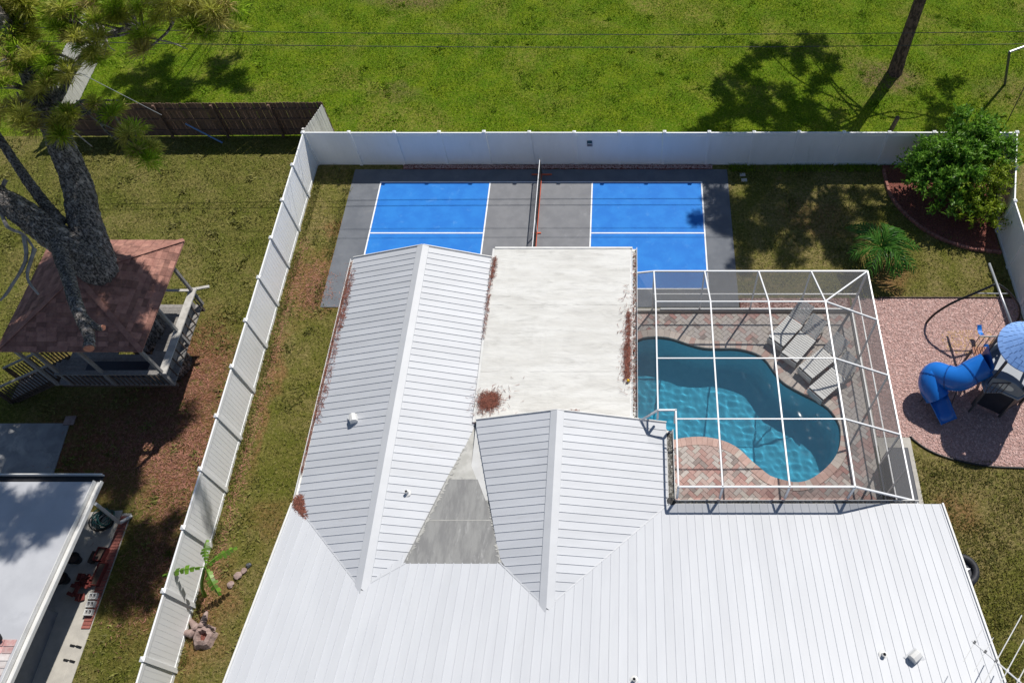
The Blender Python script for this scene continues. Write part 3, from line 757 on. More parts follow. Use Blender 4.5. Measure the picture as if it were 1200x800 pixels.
bar((5.08, -12.42, ZT), (5.08, YF, ZT)); bar((XL, -12.42, ZT), (5.08+.026, -12.42, ZT)); 
bar((XH, YB, ZE-.1), (RX[0], YB, ZE)); bar((RX[0], YB, ZE), (XR, YB, ZE)); bar((XR, YB, ZE), (XR, YF, ZE))
bar((XI, YI, ZT), (XR, YB, ZE))
for y in RYs: bar((XI, y, ZT), (XR, y, ZE)); bar((XR, y, .08), (XR, y, ZE-.05), .05, .05, 'upright')
bar((XR, YB, .08), (XR, YB, ZE-.05), .07, .07, 'upright'); bar((XR, YF, .08), (XR, YF, ZE-.05), .06, .06, 'upright'); bar((XR, -13.8, .08), (XR, -13.8, ZE-.05), .05, .05, 'upright')
for y in RYs:
    x0 = XL if y > -12.5 else 5.08
    bar((x0, y, ZT), (XI, y, ZT), .032, .036, 'purlin')
    if y > -12.5: bar((XH, y, 2.85), (XL, y, ZT), .04, .05, 'purlin') if False else None
bar((5.08, YF, ZT), (XI, YF, ZT)); bar((XI, YF, ZT), (XR, YF, ZE))
bar((XH+.05, -12.42, 2.78), (XL, -12.42, ZT)); 
for x in (5.08, 6.32, 8.2, 10.03): bar((x, YF, 2.62), (x, YF, ZT-.05), .06, .06, 'upright')
bar((XL, -12.42, 2.95), (XL, -12.42, ZT-.05), .06, .06, 'upright'); bar((5.08, -12.42, 2.66), (5.08, -12.42, ZT-.05), .06, .06, 'upright')
for y in (1.0,): pass
bar((XL+.3, YB, .10), (XR, YB, .10), .05, .05, 'sill'); bar((XR, YB, .10), (XR, YF, .10), .05, .05, 'sill'); bar((XR, YB, 1.05), (XR, YF, 1.05), .04, .04, 'chair_rail'); bar((XL, YB, 1.05), (XR, YB, 1.05), .04, .04, 'chair_rail')
# screens: flat top, mansards, walls
tops = RYs+[YF]
for i in range(3):
    for j in range(3):
        xa = 5.08 if (i == 0 and j == 2) else RX[i]
        scr((xa, tops[j], ZT), (RX[i+1], tops[j], ZT), (RX[i+1], tops[j+1], ZT), (xa, tops[j+1], ZT))
    scr((RX[i], YB, ZE), (RX[i+1], YB, ZE), (RX[i+1], YI, ZT), (RX[i], YI, ZT)); scr((RX[i], YB, .08), (RX[i+1], YB, .08), (RX[i+1], YB, ZE), (RX[i], YB, ZE))
    scr((XI, tops[i], ZT), (XR, tops[i], ZE), (XR, tops[i+1], ZE), (XI, tops[i+1], ZT))
scr((XI, YB, ZE), (XR, YB, ZE), (XI, YI, ZT)); scr((XR, YB, ZE), (XR, YI, ZE), (XI, YI, ZT)); scr((XI, YB, .08), (XR, YB, .08), (XR, YB, ZE), (XI, YB, ZE))
ys = [YB]+RYs+[YF]
for i in range(4): scr((XR, ys[i], .08), (XR, ys[i+1], .08), (XR, ys[i+1], ZE), (XR, ys[i], ZE))
scr((XH, YI, 2.85), (XL, YI, ZT), (XL, -12.42, ZT), (XH, -12.42, 2.85)); scr((XH, YB, ZE-.1), (XL, YB, ZE), (XL, YI, ZT), (XH, YI, 2.85))
for a, b_ in ((5.08, 6.32), (6.32, 8.2), (8.2, 10.03)): scr((a, YF, 2.62), (b_, YF, 2.62), (b_, YF, ZT), (a, YF, ZT))
scr((10.03, YF, 0.08), (XR, YF, .08), (XR, YF, ZE), (10.03, YF, ZT))

# ================================================================== GRASS BLADES (uncountable)
def blades(name, poly, n, excl, mt, h=(.04, .10), wd=(.02, .05), dens=None):
    xs = [p[0] for p in poly]; ys_ = [p[1] for p in poly]
    x = rng.uniform(min(xs), max(xs), n); y = rng.uniform(min(ys_), max(ys_), n); k = inside(x, y, poly)
    for e in excl: k &= ~inside(x, y, e)
    # clumping
    cl = np.sin(x*2.3+np.sin(y*1.7)*2)+np.sin(y*2.9+np.cos(x*1.3)*2)+rng.normal(0, 1.2, n); k &= cl > -.9
    x, y = x[k], y[k]; n = len(x); a = rng.uniform(0, 2*np.pi, n); H = rng.uniform(*h, n); Wd = rng.uniform(*wd, n); l = rng.uniform(.2, 1.1, n)*H; b = rng.uniform(0, 2*np.pi, n)
    V = np.empty((n, 3, 3)); V[:, 0] = np.stack([x-np.cos(a)*Wd/2, y-np.sin(a)*Wd/2, np.zeros(n)], 1); V[:, 1] = np.stack([x+np.cos(a)*Wd/2, y+np.sin(a)*Wd/2, np.zeros(n)], 1)
    V[:, 2] = np.stack([x+np.cos(b)*l, y+np.sin(b)*l, H], 1)
    return np_mesh(name, V.reshape(-1, 3), np.arange(3*n).reshape(-1, 3), mt)
rect = lambda x0, x1, y0, y1: [(x0, y0), (x1, y0), (x1, y1), (x0, y1)]
FIELD = [(-28, 2.8), (-9, 2.8), (-8.4, 1.12), (24, 1.12), (26, 13.5), (-30, 13.5)]
tag(blades('grass', FIELD, 190000, [rect(-21, -19.2, 2.8, 3.5)], 'blade_green'), 'bright green grass of the open field behind the white fence', 'grass', kind='stuff')
YEX = [rect(-8, 7.9, -6.4, 1.0), rect(-6, 4, -30, -6), rect(3.3, 13.2, -30, -5.9), rect(13, 17.9, -12.8, -5.9)]
YARD = rect(-9.45, 18.3, -20.5, .95)
tag(blades('grass', YARD, 110000, YEX, 'blade_olive'), 'dry olive grass of the fenced yard round the house', 'grass', kind='stuff')
NEI = rect(-27, -9.7, -20, 2.6)
tag(blades('grass', NEI, 95000, [rect(-30, -15.1, -13, -11.1), rect(-30, -12.3, -40, -13), rect(-14.5, -10.5, -13.5, -8.5)], 'blade_olive'), 'olive grass of the treehouse yard left of the white fence', 'grass', kind='stuff')
tag(blades('grass', [(13.2, -20.5), (20, -20.5), (20, -12.9), (13.2, -12.3)], 26000, [], 'blade_dry'), 'dry grass beside the right side of the house', 'grass', kind='stuff')

def weeds(label, poly, n, excl, mt):
    xs = [p[0] for p in poly]; ys_ = [p[1] for p in poly]; cx_ = rng.uniform(min(xs), max(xs), n); cy_ = rng.uniform(min(ys_), max(ys_), n); k = inside(cx_, cy_, poly)
    for e in excl: k &= ~inside(cx_, cy_, e)
    cx_, cy_ = cx_[k], cy_[k]; m_ = 34; rr = np.repeat(rng.uniform(.06, .26, len(cx_)), m_); x = np.repeat(cx_, m_)+rng.normal(0, 1, len(rr))*rr; y = np.repeat(cy_, m_)+rng.normal(0, 1, len(rr))*rr; n = len(x)
    a = rng.uniform(0, 6.28, n); b = rng.uniform(0, 6.28, n); H = rng.uniform(.05, .15, n); V = np.empty((n, 3, 3)); w_ = .035
    V[:, 0] = np.stack([x-np.cos(a)*w_, y-np.sin(a)*w_, np.zeros(n)], 1); V[:, 1] = np.stack([x+np.cos(a)*w_, y+np.sin(a)*w_, np.zeros(n)], 1); V[:, 2] = np.stack([x+np.cos(b)*H, y+np.sin(b)*H, H], 1)
    tag(np_mesh('weed_clumps', V.reshape(-1, 3), np.arange(3*n).reshape(-1, 3), mt), label, 'weeds', kind='stuff')
weeds('clumps of coarser weeds in the open field', FIELD, 260, [], 'blade_green'); weeds('clumps of coarser grass in the fenced yard', YARD, 240, YEX, 'blade_olive'); weeds('clumps of coarser grass in the treehouse yard', NEI, 190, [rect(-30, -15.1, -13, -11.1), rect(-30, -12.3, -40, -13)], 'blade_olive')
edge = []
for (x0, x1, y0, y1, n, mt, lb) in ((-9.48, -9.2, -19, .8, 4200, 'blade_olive', 'longer grass at the house-side foot of the left white fence'), (-10.0, -9.68, -19, .9, 4200, 'blade_olive', 'longer grass at the treehouse-side foot of the left white fence'), (7.9, 14.3, .6, .98, 1800, 'blade_green', 'longer grass in the shade of the back fence right of the court'), (-8.4, 19, 1.12, 1.4, 5200, 'blade_green', 'longer field grass along the outer side of the back fence'), (-8.2, -7.95, -6.2, .7, 900, 'blade_olive', 'longer grass along the left edge of the court')):
    tag(blades('grass_edge', rect(x0, x1, y0, y1), n, [], mt, (.07, .2), (.015, .04)), lb, 'grass', kind='stuff')
# ------------------------------------------------------------------ fallen pine needles and roof litter
def needles(name, label, spots, mt='needles_red', L=(.10, .22), thick=.007):
    V = []; F = []
    for (x0, y0, x1, y1, z0, z1, r, n) in spots:
        for _ in range(n):
            t = random.random(); cx = x0+(x1-x0)*t+random.gauss(0, r); cy = y0+(y1-y0)*t+random.gauss(0, r); z = z0+(z1-z0)*t+random.uniform(.005, .04)
            a = random.uniform(0, 6.28); l = random.uniform(*L)/2; dz = random.uniform(-.02, .03); c, s = math.cos(a), math.sin(a); i = len(V)
            V += [(cx-c*l-s*thick, cy-s*l+c*thick, z), (cx-c*l+s*thick, cy-s*l-c*thick, z), (cx+c*l, cy+s*l, z+dz)]; F.append((i, i+1, i+2))
    return tag(np_mesh(name, V, F, mt), label, 'pine needles', kind='stuff')
sl = [(-5.99, -14.0, -5.99, -6.2, 2.55, 2.55, .025, 1100), (-5.85, -12.4, -5.85, -6.6, z1l(-5.85)+.02, z1l(-5.85)+.02, .07, 420), (-5.82, -9, -5.88, -7, 2.66, 2.66, .06, 200)]
needles('needle_litter', 'red pine needles along the left gutter of the house', sl)
needles('needle_litter', 'heap of red pine needles in the lower left roof valley', [(-5.86, -14.85, -5.45, -15.55, 2.63, 2.72, .055, 1100), (-5.88, -14.85, -5.7, -15.2, 2.64, 2.68, .07, 500)])
needles('needle_litter', 'round heap of red pine needles on the flat roof corner by the two gables', [(-.66, -11.72, -.62, -11.70, 2.73, 2.76, .12, 900), (-.75, -11.8, -.55, -11.6, 2.73, 2.75, .16, 520), (-.9, -12.0, -.3, -11.5, 2.72, 2.72, .3, 120)])
needles('needle_litter', 'strip of red pine needles beside the right edge of the flat roof', [(3.66, -10.9, 3.68, -8.4, 2.73, 2.73, .045, 560), (3.62, -11.0, 3.62, -9.6, 2.73, 2.73, .07, 330), (3.55, -11.4, 3.6, -7.4, 2.73, 2.73, .12, 130), (3.87, -12, 3.87, -5.8, 2.68, 2.68, .03, 300)])
needles('needle_litter', 'thin line of red pine needles where the gable meets the flat roof', [(-1.05, -9.4, -1.02, -6.1, 2.73, 2.73, .02, 210), (-.97, -7.0, -.95, -6.1, 2.74, 2.73, .035, 130)])
needles('needle_litter', 'small tuft of red pine needles on the flat roof by the gable ridge', [(1.75, -12.2, 2.05, -12.12, 2.73, 2.73, .05, 260)])
def litter(name, label, rects, n, mt='debris'):
    V = []; F = []
    for (x0, x1, y0, y1, z) in rects:
        for _ in range(n):
            cx, cy = random.uniform(x0, x1), random.uniform(y0, y1); r = random.uniform(.015, .05); a = random.uniform(0, 6.28); i = len(V); zz = z+random.uniform(0, .02)
            V += [(cx+r*math.cos(a+k*2.094)*random.uniform(.5, 1.2), cy+r*math.sin(a+k*2.094)*random.uniform(.5, 1.2), zz+random.uniform(0, .02)) for k in range(3)]; F.append((i, i+1, i+2))
    return tag(np_mesh(name, V, F, mt), label, 'leaf litter', kind='stuff')
litter('leaf_litter', 'grey leaf litter in the gutter below the front screen wall', [(4.95, 12.0, EY+.02, EY+.125, 2.51), (4.84, 5.02, -14.8, -12.7, 2.48)], 700)
litter('leaf_litter', 'dark clump of leaf litter in the gutter corner by the screen cage', [(4.76, 5.0, -15.06, -14.82, 2.6)], 260, 'black_plastic')
litter('leaf_litter', 'faint litter along the flat roof gutter by the pool', [(3.80, 3.95, -12.3, -5.7, 2.62)], 420)

# ================================================================== TREES
def limb(mb, pts, r0, r1, n=10, wob=.10, sub=4):
    P = spline(pts, sub, closed=False); N = len(P); mb.tube(P, [r0+(r1-r0)*i/(N-1) for i in range(N)], n, wob=wob)
def tuft_data(n=120, L=.42, spread=1.0, wd=.012):
    d = rng.normal(0, 1, (n, 3)); d[:, 2] = np.abs(d[:, 2])*.75+.05; d /= np.linalg.norm(d, axis=1)[:, None]
    l = L*rng.uniform(.75, 1.1, n); s = np.cross(d, rng.normal(0, 1, (n, 3))); s /= np.linalg.norm(s, axis=1)[:, None]
    o = rng.normal(0, .04, (n, 3)); V = np.empty((n, 4, 3)); mid = o+d*(l*.6)[:, None]; tip = o+d*l[:, None]; tip[:, 2] -= l*.16
    V[:, 0] = o; V[:, 1] = mid-s*wd*.6; V[:, 2] = tip; V[:, 3] = mid+s*wd*.6
    return V
def rough_bark(o, strength, size):
    sb = o.modifiers.new('sub', 'SUBSURF'); sb.levels = sb.render_levels = 3
    tx = bpy.data.textures.new('bark_plates', 'VORONOI'); tx.noise_scale = size; tx.distance_metric = 'DISTANCE'
    d = o.modifiers.new('plates', 'DISPLACE'); d.texture = tx; d.strength = strength; d.mid_level = .4; d.texture_coords = 'LOCAL'
    return o
TUFTS = []
for k in range(6):
    V = tuft_data(170, .50+.06*(k % 3), wd=.022); n = len(V); me = bpy.data.meshes.new('needle_tuft')
    me.from_pydata(V.reshape(-1, 3).tolist(), [], np.arange(4*n).reshape(-1, 4).tolist()); me.materials.append(MATS[['pine_needle', 'pine_needle_green', 'pine_needle', 'pine_needle_green', 'pine_needle_dry', 'pine_needle'][k]]); TUFTS.append(me)
def crown_mesh(name, C, parent, L=.5, n=90, mt='pine_needle', wd=.036):
    allV = []
    for c in C:
        V = tuft_data(n, L, wd=wd); allV.append(V+np.array(c))
    V = np.concatenate(allV); k = len(V); o = np_mesh(name, V.reshape(-1, 3), np.arange(4*k).reshape(-1, 4), mt, parent); o['kind'] = 'stuff'; return o
# pine standing through the treehouse
pine = thing('pine_tree', (-12.7, -8.9, 0), 'big forked pine growing up through the treehouse roof', 'tree')
m = MB(); T0 = (-12.72, -8.9, 0)
limb(m, [(-12.68, -8.95, -.1), (-12.74, -8.85, .5), (-12.85, -8.5, 2.2), (-13.0, -8.1, 4.0), (-13.06, -7.9, 5.2)], .72, .60, 18, .07)
limb(m, [(-13.0, -8.0, 4.7), (-12.9, -7.72, 5.3), (-12.93, -7.28, 5.9), (-12.95, -6.47, 6.8), (-13.14, -5.72, 7.8), (-13.47, -4.85, 8.8), (-13.6, -4.13, 10), (-13.7, -4.0, 12), (-13.4, -4.4, 15)], .56, .14, 16, .07)
limb(m, [(-12.95, -8.1, 4.6), (-12.72, -8.33, 5.1), (-13.2, -8.05, 5.7), (-13.73, -7.79, 6.3), (-14.25, -7.55, 6.9), (-14.75, -7.4, 7.6), (-15.0, -7.5, 9.5), (-14.6, -7.8, 13), (-14, -8, 16.5)], .58, .14, 18, .08)
limb(m, [(-13.5, -4.3, 13.5), (-11, -4.2, 15.5), (-8, -4, 16.8), (-5, -3.8, 17.2)], .14, .05, 8)
rough_bark(m.build('trunk', 'pine_bark', pine, smooth=True), .07, .11)
m = MB()
limb(m, [(-13.4, -7.5, 6.1), (-13.72, -7.2, 6.4), (-14.33, -6.49, 7), (-14.88, -5.72, 7.8), (-15.3, -5, 9)], .20, .09, 10, .08)
limb(m, [(-13.3, -7.75, 5.75), (-13.41, -7.95, 6.0), (-12.95, -8.75, 6.1), (-12.49, -9.47, 6.1), (-11.75, -10.66, 6.1), (-11.18, -11.42, 6.1), (-11.02, -11.87, 6.1)], .25, .13, 10, .12)
limb(m, [(-11.75, -10.66, 6.1), (-11.35, -11.0, 6.1), (-11.05, -11.19, 6.1), (-10.86, -11.2, 6.1)], .12, .08, 8, .1)
limb(m, [(-13.45, -5.0, 8.5), (-13.03, -5.14, 8.6), (-12.42, -4.04, 9.2), (-11.46, -3.68, 9.8), (-10.18, -3.79, 10.3), (-8.75, -4.1, 10.8), (-7.73, -4.09, 11)], .13, .03, 8)
limb(m, [(-13.1, -5.9, 7.9), (-12.93, -5.51, 8.2), (-12.43, -4.79, 8.5), (-11.95, -5.12, 8.4), (-11.5, -5.79, 8.2), (-10.66, -6.17, 8)], .075, .02, 7)
limb(m, [(-12.5, -4.85, 8.5), (-12.16, -4.87, 8.5), (-11.68, -4.79, 8.5), (-11.4, -4.68, 8.4)], .05, .02, 6)
limb(m, [(-13.5, -4.5, 9.4), (-14.0, -4.2, 9.9), (-14.4, -3.8, 10.4)], .10, .03, 7)
rough_bark(m.build('branch', 'pine_bark', pine, smooth=True), .035, .07)
MB().tube([(-11.025, -11.85, 6.1), (-11.01, -11.89, 6.1)], .125, 14).build('cut_face', 'cut_wood', pine)
MB().tube([(-10.89, -11.197, 6.1), (-10.85, -11.20, 6.1)], .077, 12).build('cut_face', 'cut_wood', pine)
m = MB()
for pts in ([(-14.66, -7.57, 7), (-14.35, -8.14, 6.8), (-13.83, -8.38, 6.7), (-13.41, -8.83, 6.6)], [(-13.83, -8.38, 6.7), (-13.49, -9.24, 6.6), (-13.63, -10.21, 6.5), (-13.72, -10.56, 6.5)],
            [(-13.41, -8.83, 6.6), (-13.36, -9.08, 6.6), (-13.29, -9.77, 6.5), (-12.83, -10.28, 6.4)], [(-14.69, -7.5, 7), (-14.32, -7.35, 6.9), (-13.99, -7.28, 6.9)], [(-14.5, -6.9, 7.4), (-14.75, -7.3, 7.1), (-14.66, -7.57, 7)]):
    limb(m, pts, .06, .03, 7, .15)
dead = m.build('dead_branch', 'dead_wood', pine, smooth=True)
for pts in [[(-14.46, -4.83, 9.0), (-13.93, -4.79, 8.9), (-13.47, -5.03, 8.7), (-13.15, -5.09, 8.5)], [(-12.46, -4.91, 8.6), (-11.94, -5.4, 8.4), (-11.44, -5.61, 8.2), (-10.88, -5.79, 8.1)], [(-12.22, -6.05, 8.6), (-12.03, -6.14, 8.3), (-11.8, -6.27, 8.1)], [(-11.27, -3.57, 10.2), (-11.22, -3.94, 9.8), (-11.1, -3.98, 9.6)], [(-14.01, -4.9, 8.9), (-13.85, -5.27, 8.6), (-13.6, -5.48, 8.4)], [(-9.67, -4.44, 10.4), (-9.07, -4.4, 10.2), (-8.6, -4.56, 10.1)], [(-11.83, -4.75, 8.4), (-11.25, -5.43, 8.2), (-10.81, -6.17, 8.0), (-10.54, -6.38, 8)], [(-14.13, -4.65, 9.6), (-13.81, -4.42, 9.5), (-13.53, -4.35, 9.3)]]:
    m = MB(); limb(m, pts, .028, .012, 6, .2); m.build('dead_twig', 'dead_wood', pine, smooth=True)
# foliage: crown part carries the tufts that show, the rest of the crown is one mass above the frame
def cam_px(p):
    c, s = math.cos(R(57.98)), math.sin(R(57.98)); dx, dy, dz = p[0]-3.733, p[1]+23.021, p[2]-24.29; zc = dy*c-dz*s
    return (738.8+918*dx/zc, 400+918*(-dy*s-dz*c)/zc)
NODES = [(-13.47, -4.85, 8.8), (-13.6, -4.13, 10), (-12.42, -4.04, 9.2), (-11.46, -3.68, 9.8), (-10.18, -3.79, 10.3), (-8.75, -4.1, 10.8), (-7.73, -4.09, 11), (-14.88, -5.72, 7.8), (-13.14, -5.72, 7.8), (-12.43, -4.79, 8.5), (-11.95, -5.12, 8.4), (-10.66, -6.17, 8), (-13.03, -5.14, 8.6), (-14.0, -4.2, 9.9)]
VIS = [(-13.57, -3.68, 10.5), (-12.97, -3.68, 10.5), (-13.55, -4.21, 10.2), (-13.3, -3.95, 10.2), (-12.33, -3.82, 10.6), (-11.67, -3.8, 10.8), (-11.25, -3.65, 10.8), (-10.27, -4.1, 10.8), (-9.59, -4.5, 10.5), (-9.68, -3.95, 10.9), (-8.68, -4.38, 11), (-11.84, -4.32, 10.2), (-12.77, -4.56, 9.9), (-12.62, -5.13, 9.4), (-12.21, -4.78, 9.5), (-12.95, -5.37, 9.3), (-13.26, -4.69, 9.8), (-14.16, -5.64, 8.8), (-13.2, -6.05, 8.6), (-12.44, -6.28, 8.5), (-12.15, -5.88, 8.7), (-11.48, -5.19, 8.3), (-10.71, -5.68, 8.2), (-10.16, -6.17, 8), (-10.42, -6.38, 8), (-7.37, -4.53, 11), (-7.74, -4.3, 11.2), (-7.17, -4.12, 11.2), (-8.32, -4.12, 11.2), (-8.06, -4.62, 10.8), (-10.84, -4.33, 10.8), (-9.1, -3.79, 11), (-13.67, -3.54, 10.8), (-13.12, -3.54, 10.8), (-13.51, -5.51, 9.8), (-12.01, -3.68, 10.9), (-10.39, -3.45, 11), (-11.58, -4.36, 9.6)]
tw = MB(); m2 = []
for c in VIS:
    for k in range(3):
        g_ = 0 if k == 0 else .22; q = (c[0]+random.gauss(0, g_), c[1]+random.gauss(0, g_), c[2]+random.gauss(0, g_)); m2.append(q)
for q in m2:
    nb = min(NODES, key=lambda n: (n[0]-q[0])**2+(n[1]-q[1])**2+(n[2]-q[2])**2); mid = tuple((a+b)/2+random.uniform(-.15, .15) for a, b in zip(q, nb))
    tw.tube(spline([nb, mid, q], 3, False), [.05, .046, .042, .038, .034, .028, .022], 6)
crown = tw.build('crown', 'pine_bark', pine)
base = BASE[pine.name]
for q in m2:
    o = link('needle_tuft', random.choice(TUFTS), None, crown); o.location = tuple(a-b for a, b in zip(q, base))
    o.rotation_euler = (random.uniform(-.5, .5), random.uniform(-.5, .5), random.uniform(0, 6.28)); s = random.uniform(.75, 1.05); o.scale = (s, s, s)
def cloud(c, r, n, z0=0):
    out = []
    cl = [(c[0]+random.uniform(-1, 1)*r[0]*.75, c[1]+random.uniform(-1, 1)*r[1]*.75, c[2]+random.uniform(-1, 1)*r[2]*.75) for _ in range(max(4, n//11))]
    for _ in range(n*3):
        k = random.choice(cl); q = (k[0]+random.gauss(0, .36), k[1]+random.gauss(0, .36), k[2]+random.gauss(0, .3)); out.append(q)
        if len(out) >= n: break
    return out
def offscreen(q, mg=40):
    u, v_ = cam_px(q); return u < -mg or u > 1200+mg or v_ < -mg
C = [q for q in cloud((-11.6, -6.8, 16.4), (4.2, 3.6, 2.2), 260)+cloud((-16.5, -8.5, 14.0), (3.0, 2.4, 2.2), 120)+cloud((-8.8, -5.5, 16.2), (2.8, 3.2, 2.2), 210)+cloud((-4.7, -3.6, 17.2), (1.3, 3.0, .8), 75)+cloud((-9.0, -3.7, 15.3), (1.7, .7, .6), 75)+cloud((-9.6, -4.6, 13.4), (2.2, 1.4, 1.2), 110) if offscreen(q)]
crown_mesh('upper_crown', C, pine)
# second pine beyond the fence, its crown above the picture
pine2 = thing('pine_tree', (16.05, 6.95, 0), 'tall straight pine trunk on the open grass behind the back fence', 'tree')
m = MB(); limb(m, [(16.05, 6.92, -.1), (16.05, 6.98, .3), (16.06, 7.0, 1.5), (16.1, 7.05, 4), (16.2, 7.2, 8), (16.0, 7.3, 12), (16.1, 7.4, 15.5)], .37, .12, 14, .06); m.build('trunk', 'pine_bark_red', pine2, smooth=True)
m = MB(); C2 = []
for (z, a, l) in ((5.2, 200, 3.4), (6.2, 165, 4.8), (7.0, 215, 5.2), (7.6, 120, 3.5), (8.2, 185, 5.6), (8.8, 260, 4.2), (9.4, 20, 3.2), (10, 150, 4.6), (10.6, 230, 4.4), (11.2, 80, 3.2), (11.8, 190, 4), (12.4, 300, 3.6), (13, 130, 3.2), (13.6, 230, 3), (14.2, 20, 2.6), (14.8, 170, 2.4)):
    a = R(a); p = [(16.1, 7.15, z)]; 
    for t in (.35, .7, 1): p.append((16.1+math.cos(a+random.uniform(-.25, .25))*l*t, 7.15+math.sin(a+random.uniform(-.25, .25))*l*t, z+.9*t+random.uniform(-.3, .3)))
    limb(m, p, .10, .025, 7, .1)
    for t in (.62, .82, 1):
        for _ in range(4):
            C2.append((16.1+(p[-1][0]-16.1)*t+random.gauss(0, .25), 7.15+(p[-1][1]-7.15)*t+random.gauss(0, .25), z+.9*t+random.gauss(0, .2)+.15))
for (gx, gy, z, r, n) in ((10.3, 8.3, 7.2, .34, 12), (12.0, 8.6, 7.4, .34, 11), (12.6, 9.0, 7.2, .25, 6), (11.4, 7.6, 7.6, .3, 8), (9.4, 5.6, 8.2, .36, 13), (10.6, 5.4, 8.0, .4, 14), (8.4, 4.6, 8.6, .35, 10), (9.6, 4.2, 8.8, .4, 14), (10.4, 3.4, 8.6, .35, 9), (7.6, 3.6, 9, .3, 7), (11.6, 4.8, 8.2, .35, 9), (17.6, 4.4, 6.4, .3, 7), (17.2, 3.4, 6.6, .3, 5), (12.4, 6.4, 7.0, .3, 6), (6.8, 3.0, 9.4, .3, 7), (8.0, 5.8, 8.6, .3, 8), (9.0, 7.0, 8, .32, 9), (12.8, 3.6, 7.2, .3, 7), (13.2, 7.6, 6.6, .3, 7), (18.4, 6.0, 6.2, .3, 6), (18.0, 3.6, 6.6, .28, 6),
                          (11.6, -1.9, 15, .35, 10), (9.3, -.9, 13.4, .35, 10), (7.5, -1.0, 12.8, .3, 10), (7.6, -2.2, 13.2, .32, 9), (13.2, -.6, 13.2, .35, 9), (10.4, -2.6, 14.6, .35, 10), (12.6, -2.6, 15, .35, 8), (9.9, -3.7, 15.4, .3, 6), (11.0, -.4, 12.6, .35, 9), (12.2, -3.8, 16, .25, 5), (8.9, -2.2, 13.8, .35, 9), (12.1, -1.0, 14, .3, 7), (10.1, -1.4, 13.2, .3, 7), (13.4, -1.8, 14, .3, 6)):
    if random.random() < .5: limb(m, [(16.12, 7.2, max(4.5, z-random.uniform(1, 4))), ((16.12+gx+SX*z)/2+random.uniform(-.5, .5), (7.2+gy+SY*z)/2+random.uniform(-.5, .5), z-.8), (gx+SX*z, gy+SY*z, z-.1)], .06, .02, 7)
    C2 += [(gx+SX*z+random.gauss(0, r), gy+SY*z+random.gauss(0, r), z+random.gauss(0, .25)) for _ in range(n)]
m.build('branch', 'pine_bark_red', pine2, smooth=True)
crown_mesh('crown', [q for q in C2 if offscreen(q, 45)], pine2)

# third pine, standing just above the upper left edge; its shade lies on the field
pine3 = thing('pine_tree', (-12.6, 19.2, 0), 'pine beyond the upper left edge, shading the field behind the brown fence', 'tree')
m = MB(); limb(m, [(-12.6, 19.2, -.1), (-12.6, 19.1, 3), (-12.5, 18.9, 7), (-12.6, 18.8, 10)], .28, .08, 12, .06); m.build('trunk', 'pine_bark_red', pine3, smooth=True)
m = MB(); C3 = []
for (gx, gy, z) in ((-17.4, 5.6, 8.2), (-16.6, 4.4, 8.6), (-15.6, 6.0, 7.8), (-16.2, 5.2, 9.4), (-18.2, 6.6, 8), (-14.4, 7.4, 7.4), (-13.4, 6.6, 8), (-17.0, 7.2, 9), (-15.2, 4.6, 9.6)):
    gx -= 1.3; c = (gx+SX*z, gy+SY*z, z); limb(m, [(-12.55, 18.9, z-1.2), ((c[0]-12.55)/2, (c[1]+18.9)/2+random.uniform(-1, 1), z-.4), c], .035, .015, 6); C3 += [(c[0]+random.gauss(0, .4), c[1]+random.gauss(0, .4), z+random.gauss(0, .3)) for _ in range(13)]
m.build('branch', 'pine_bark_red', pine3, smooth=True); crown_mesh('crown', [q for q in C3 if offscreen(q, 30)], pine3)

# ------------------------------------------------------------------ broadleaf shrubs
def leaf_cloud(name, centres, n, L, mt, parent, Wr=.40):
    P = []; N = []; A = []
    tot = sum(r[0]*r[1] for c, r in centres)
    for (c, r) in centres:
        k = max(8, int(n*r[0]*r[1]/tot/26))
        for _ in range(k):                                   # leafy sprigs that radiate from each clump
            d = rng.normal(0, 1, 3); d[2] = abs(d[2])*.9+.05; d /= np.linalg.norm(d); ln = rng.uniform(.35, .75); o = np.array(c)+d*np.array(r)*rng.uniform(.35, .78)
            d2 = d+np.array([0, 0, .35])+rng.normal(0, .25, 3); d2 /= np.linalg.norm(d2); t = np.linspace(.1, 1, 26)[:, None]
            P.append(o+d2*ln*t+rng.normal(0, .035, (26, 3))-np.array([0, 0, .18])*t*t); N.append(np.repeat(d[None], 26, 0)); A.append(np.repeat(d2[None], 26, 0))
    P = np.concatenate(P); N = np.concatenate(N); A = np.concatenate(A); k = len(P)
    t = A*.5+rng.normal(0, .62, (k, 3)); t /= np.linalg.norm(t, axis=1)[:, None]
    s = np.cross(t, N+rng.normal(0, .4, (k, 3))); s /= np.linalg.norm(s, axis=1)[:, None]; l = L*rng.uniform(.6, 1.25, k)[:, None]
    nn = np.cross(s, t)
    V = np.empty((k, 4, 3)); V[:, 0] = P; V[:, 1] = P+t*l*.5+s*l*Wr*.5; V[:, 2] = P+t*l-nn*l*.12; V[:, 3] = P+t*l*.5-s*l*Wr*.5
    F = np.empty((k, 2, 3), int); i = np.arange(k)*4; F[:, 0] = np.stack([i, i+1, i+2], 1); F[:, 1] = np.stack([i, i+2, i+3], 1)
    o = np_mesh(name, V.reshape(-1, 3), F.reshape(-1, 3), mt, parent); o['kind'] = 'stuff'; return o
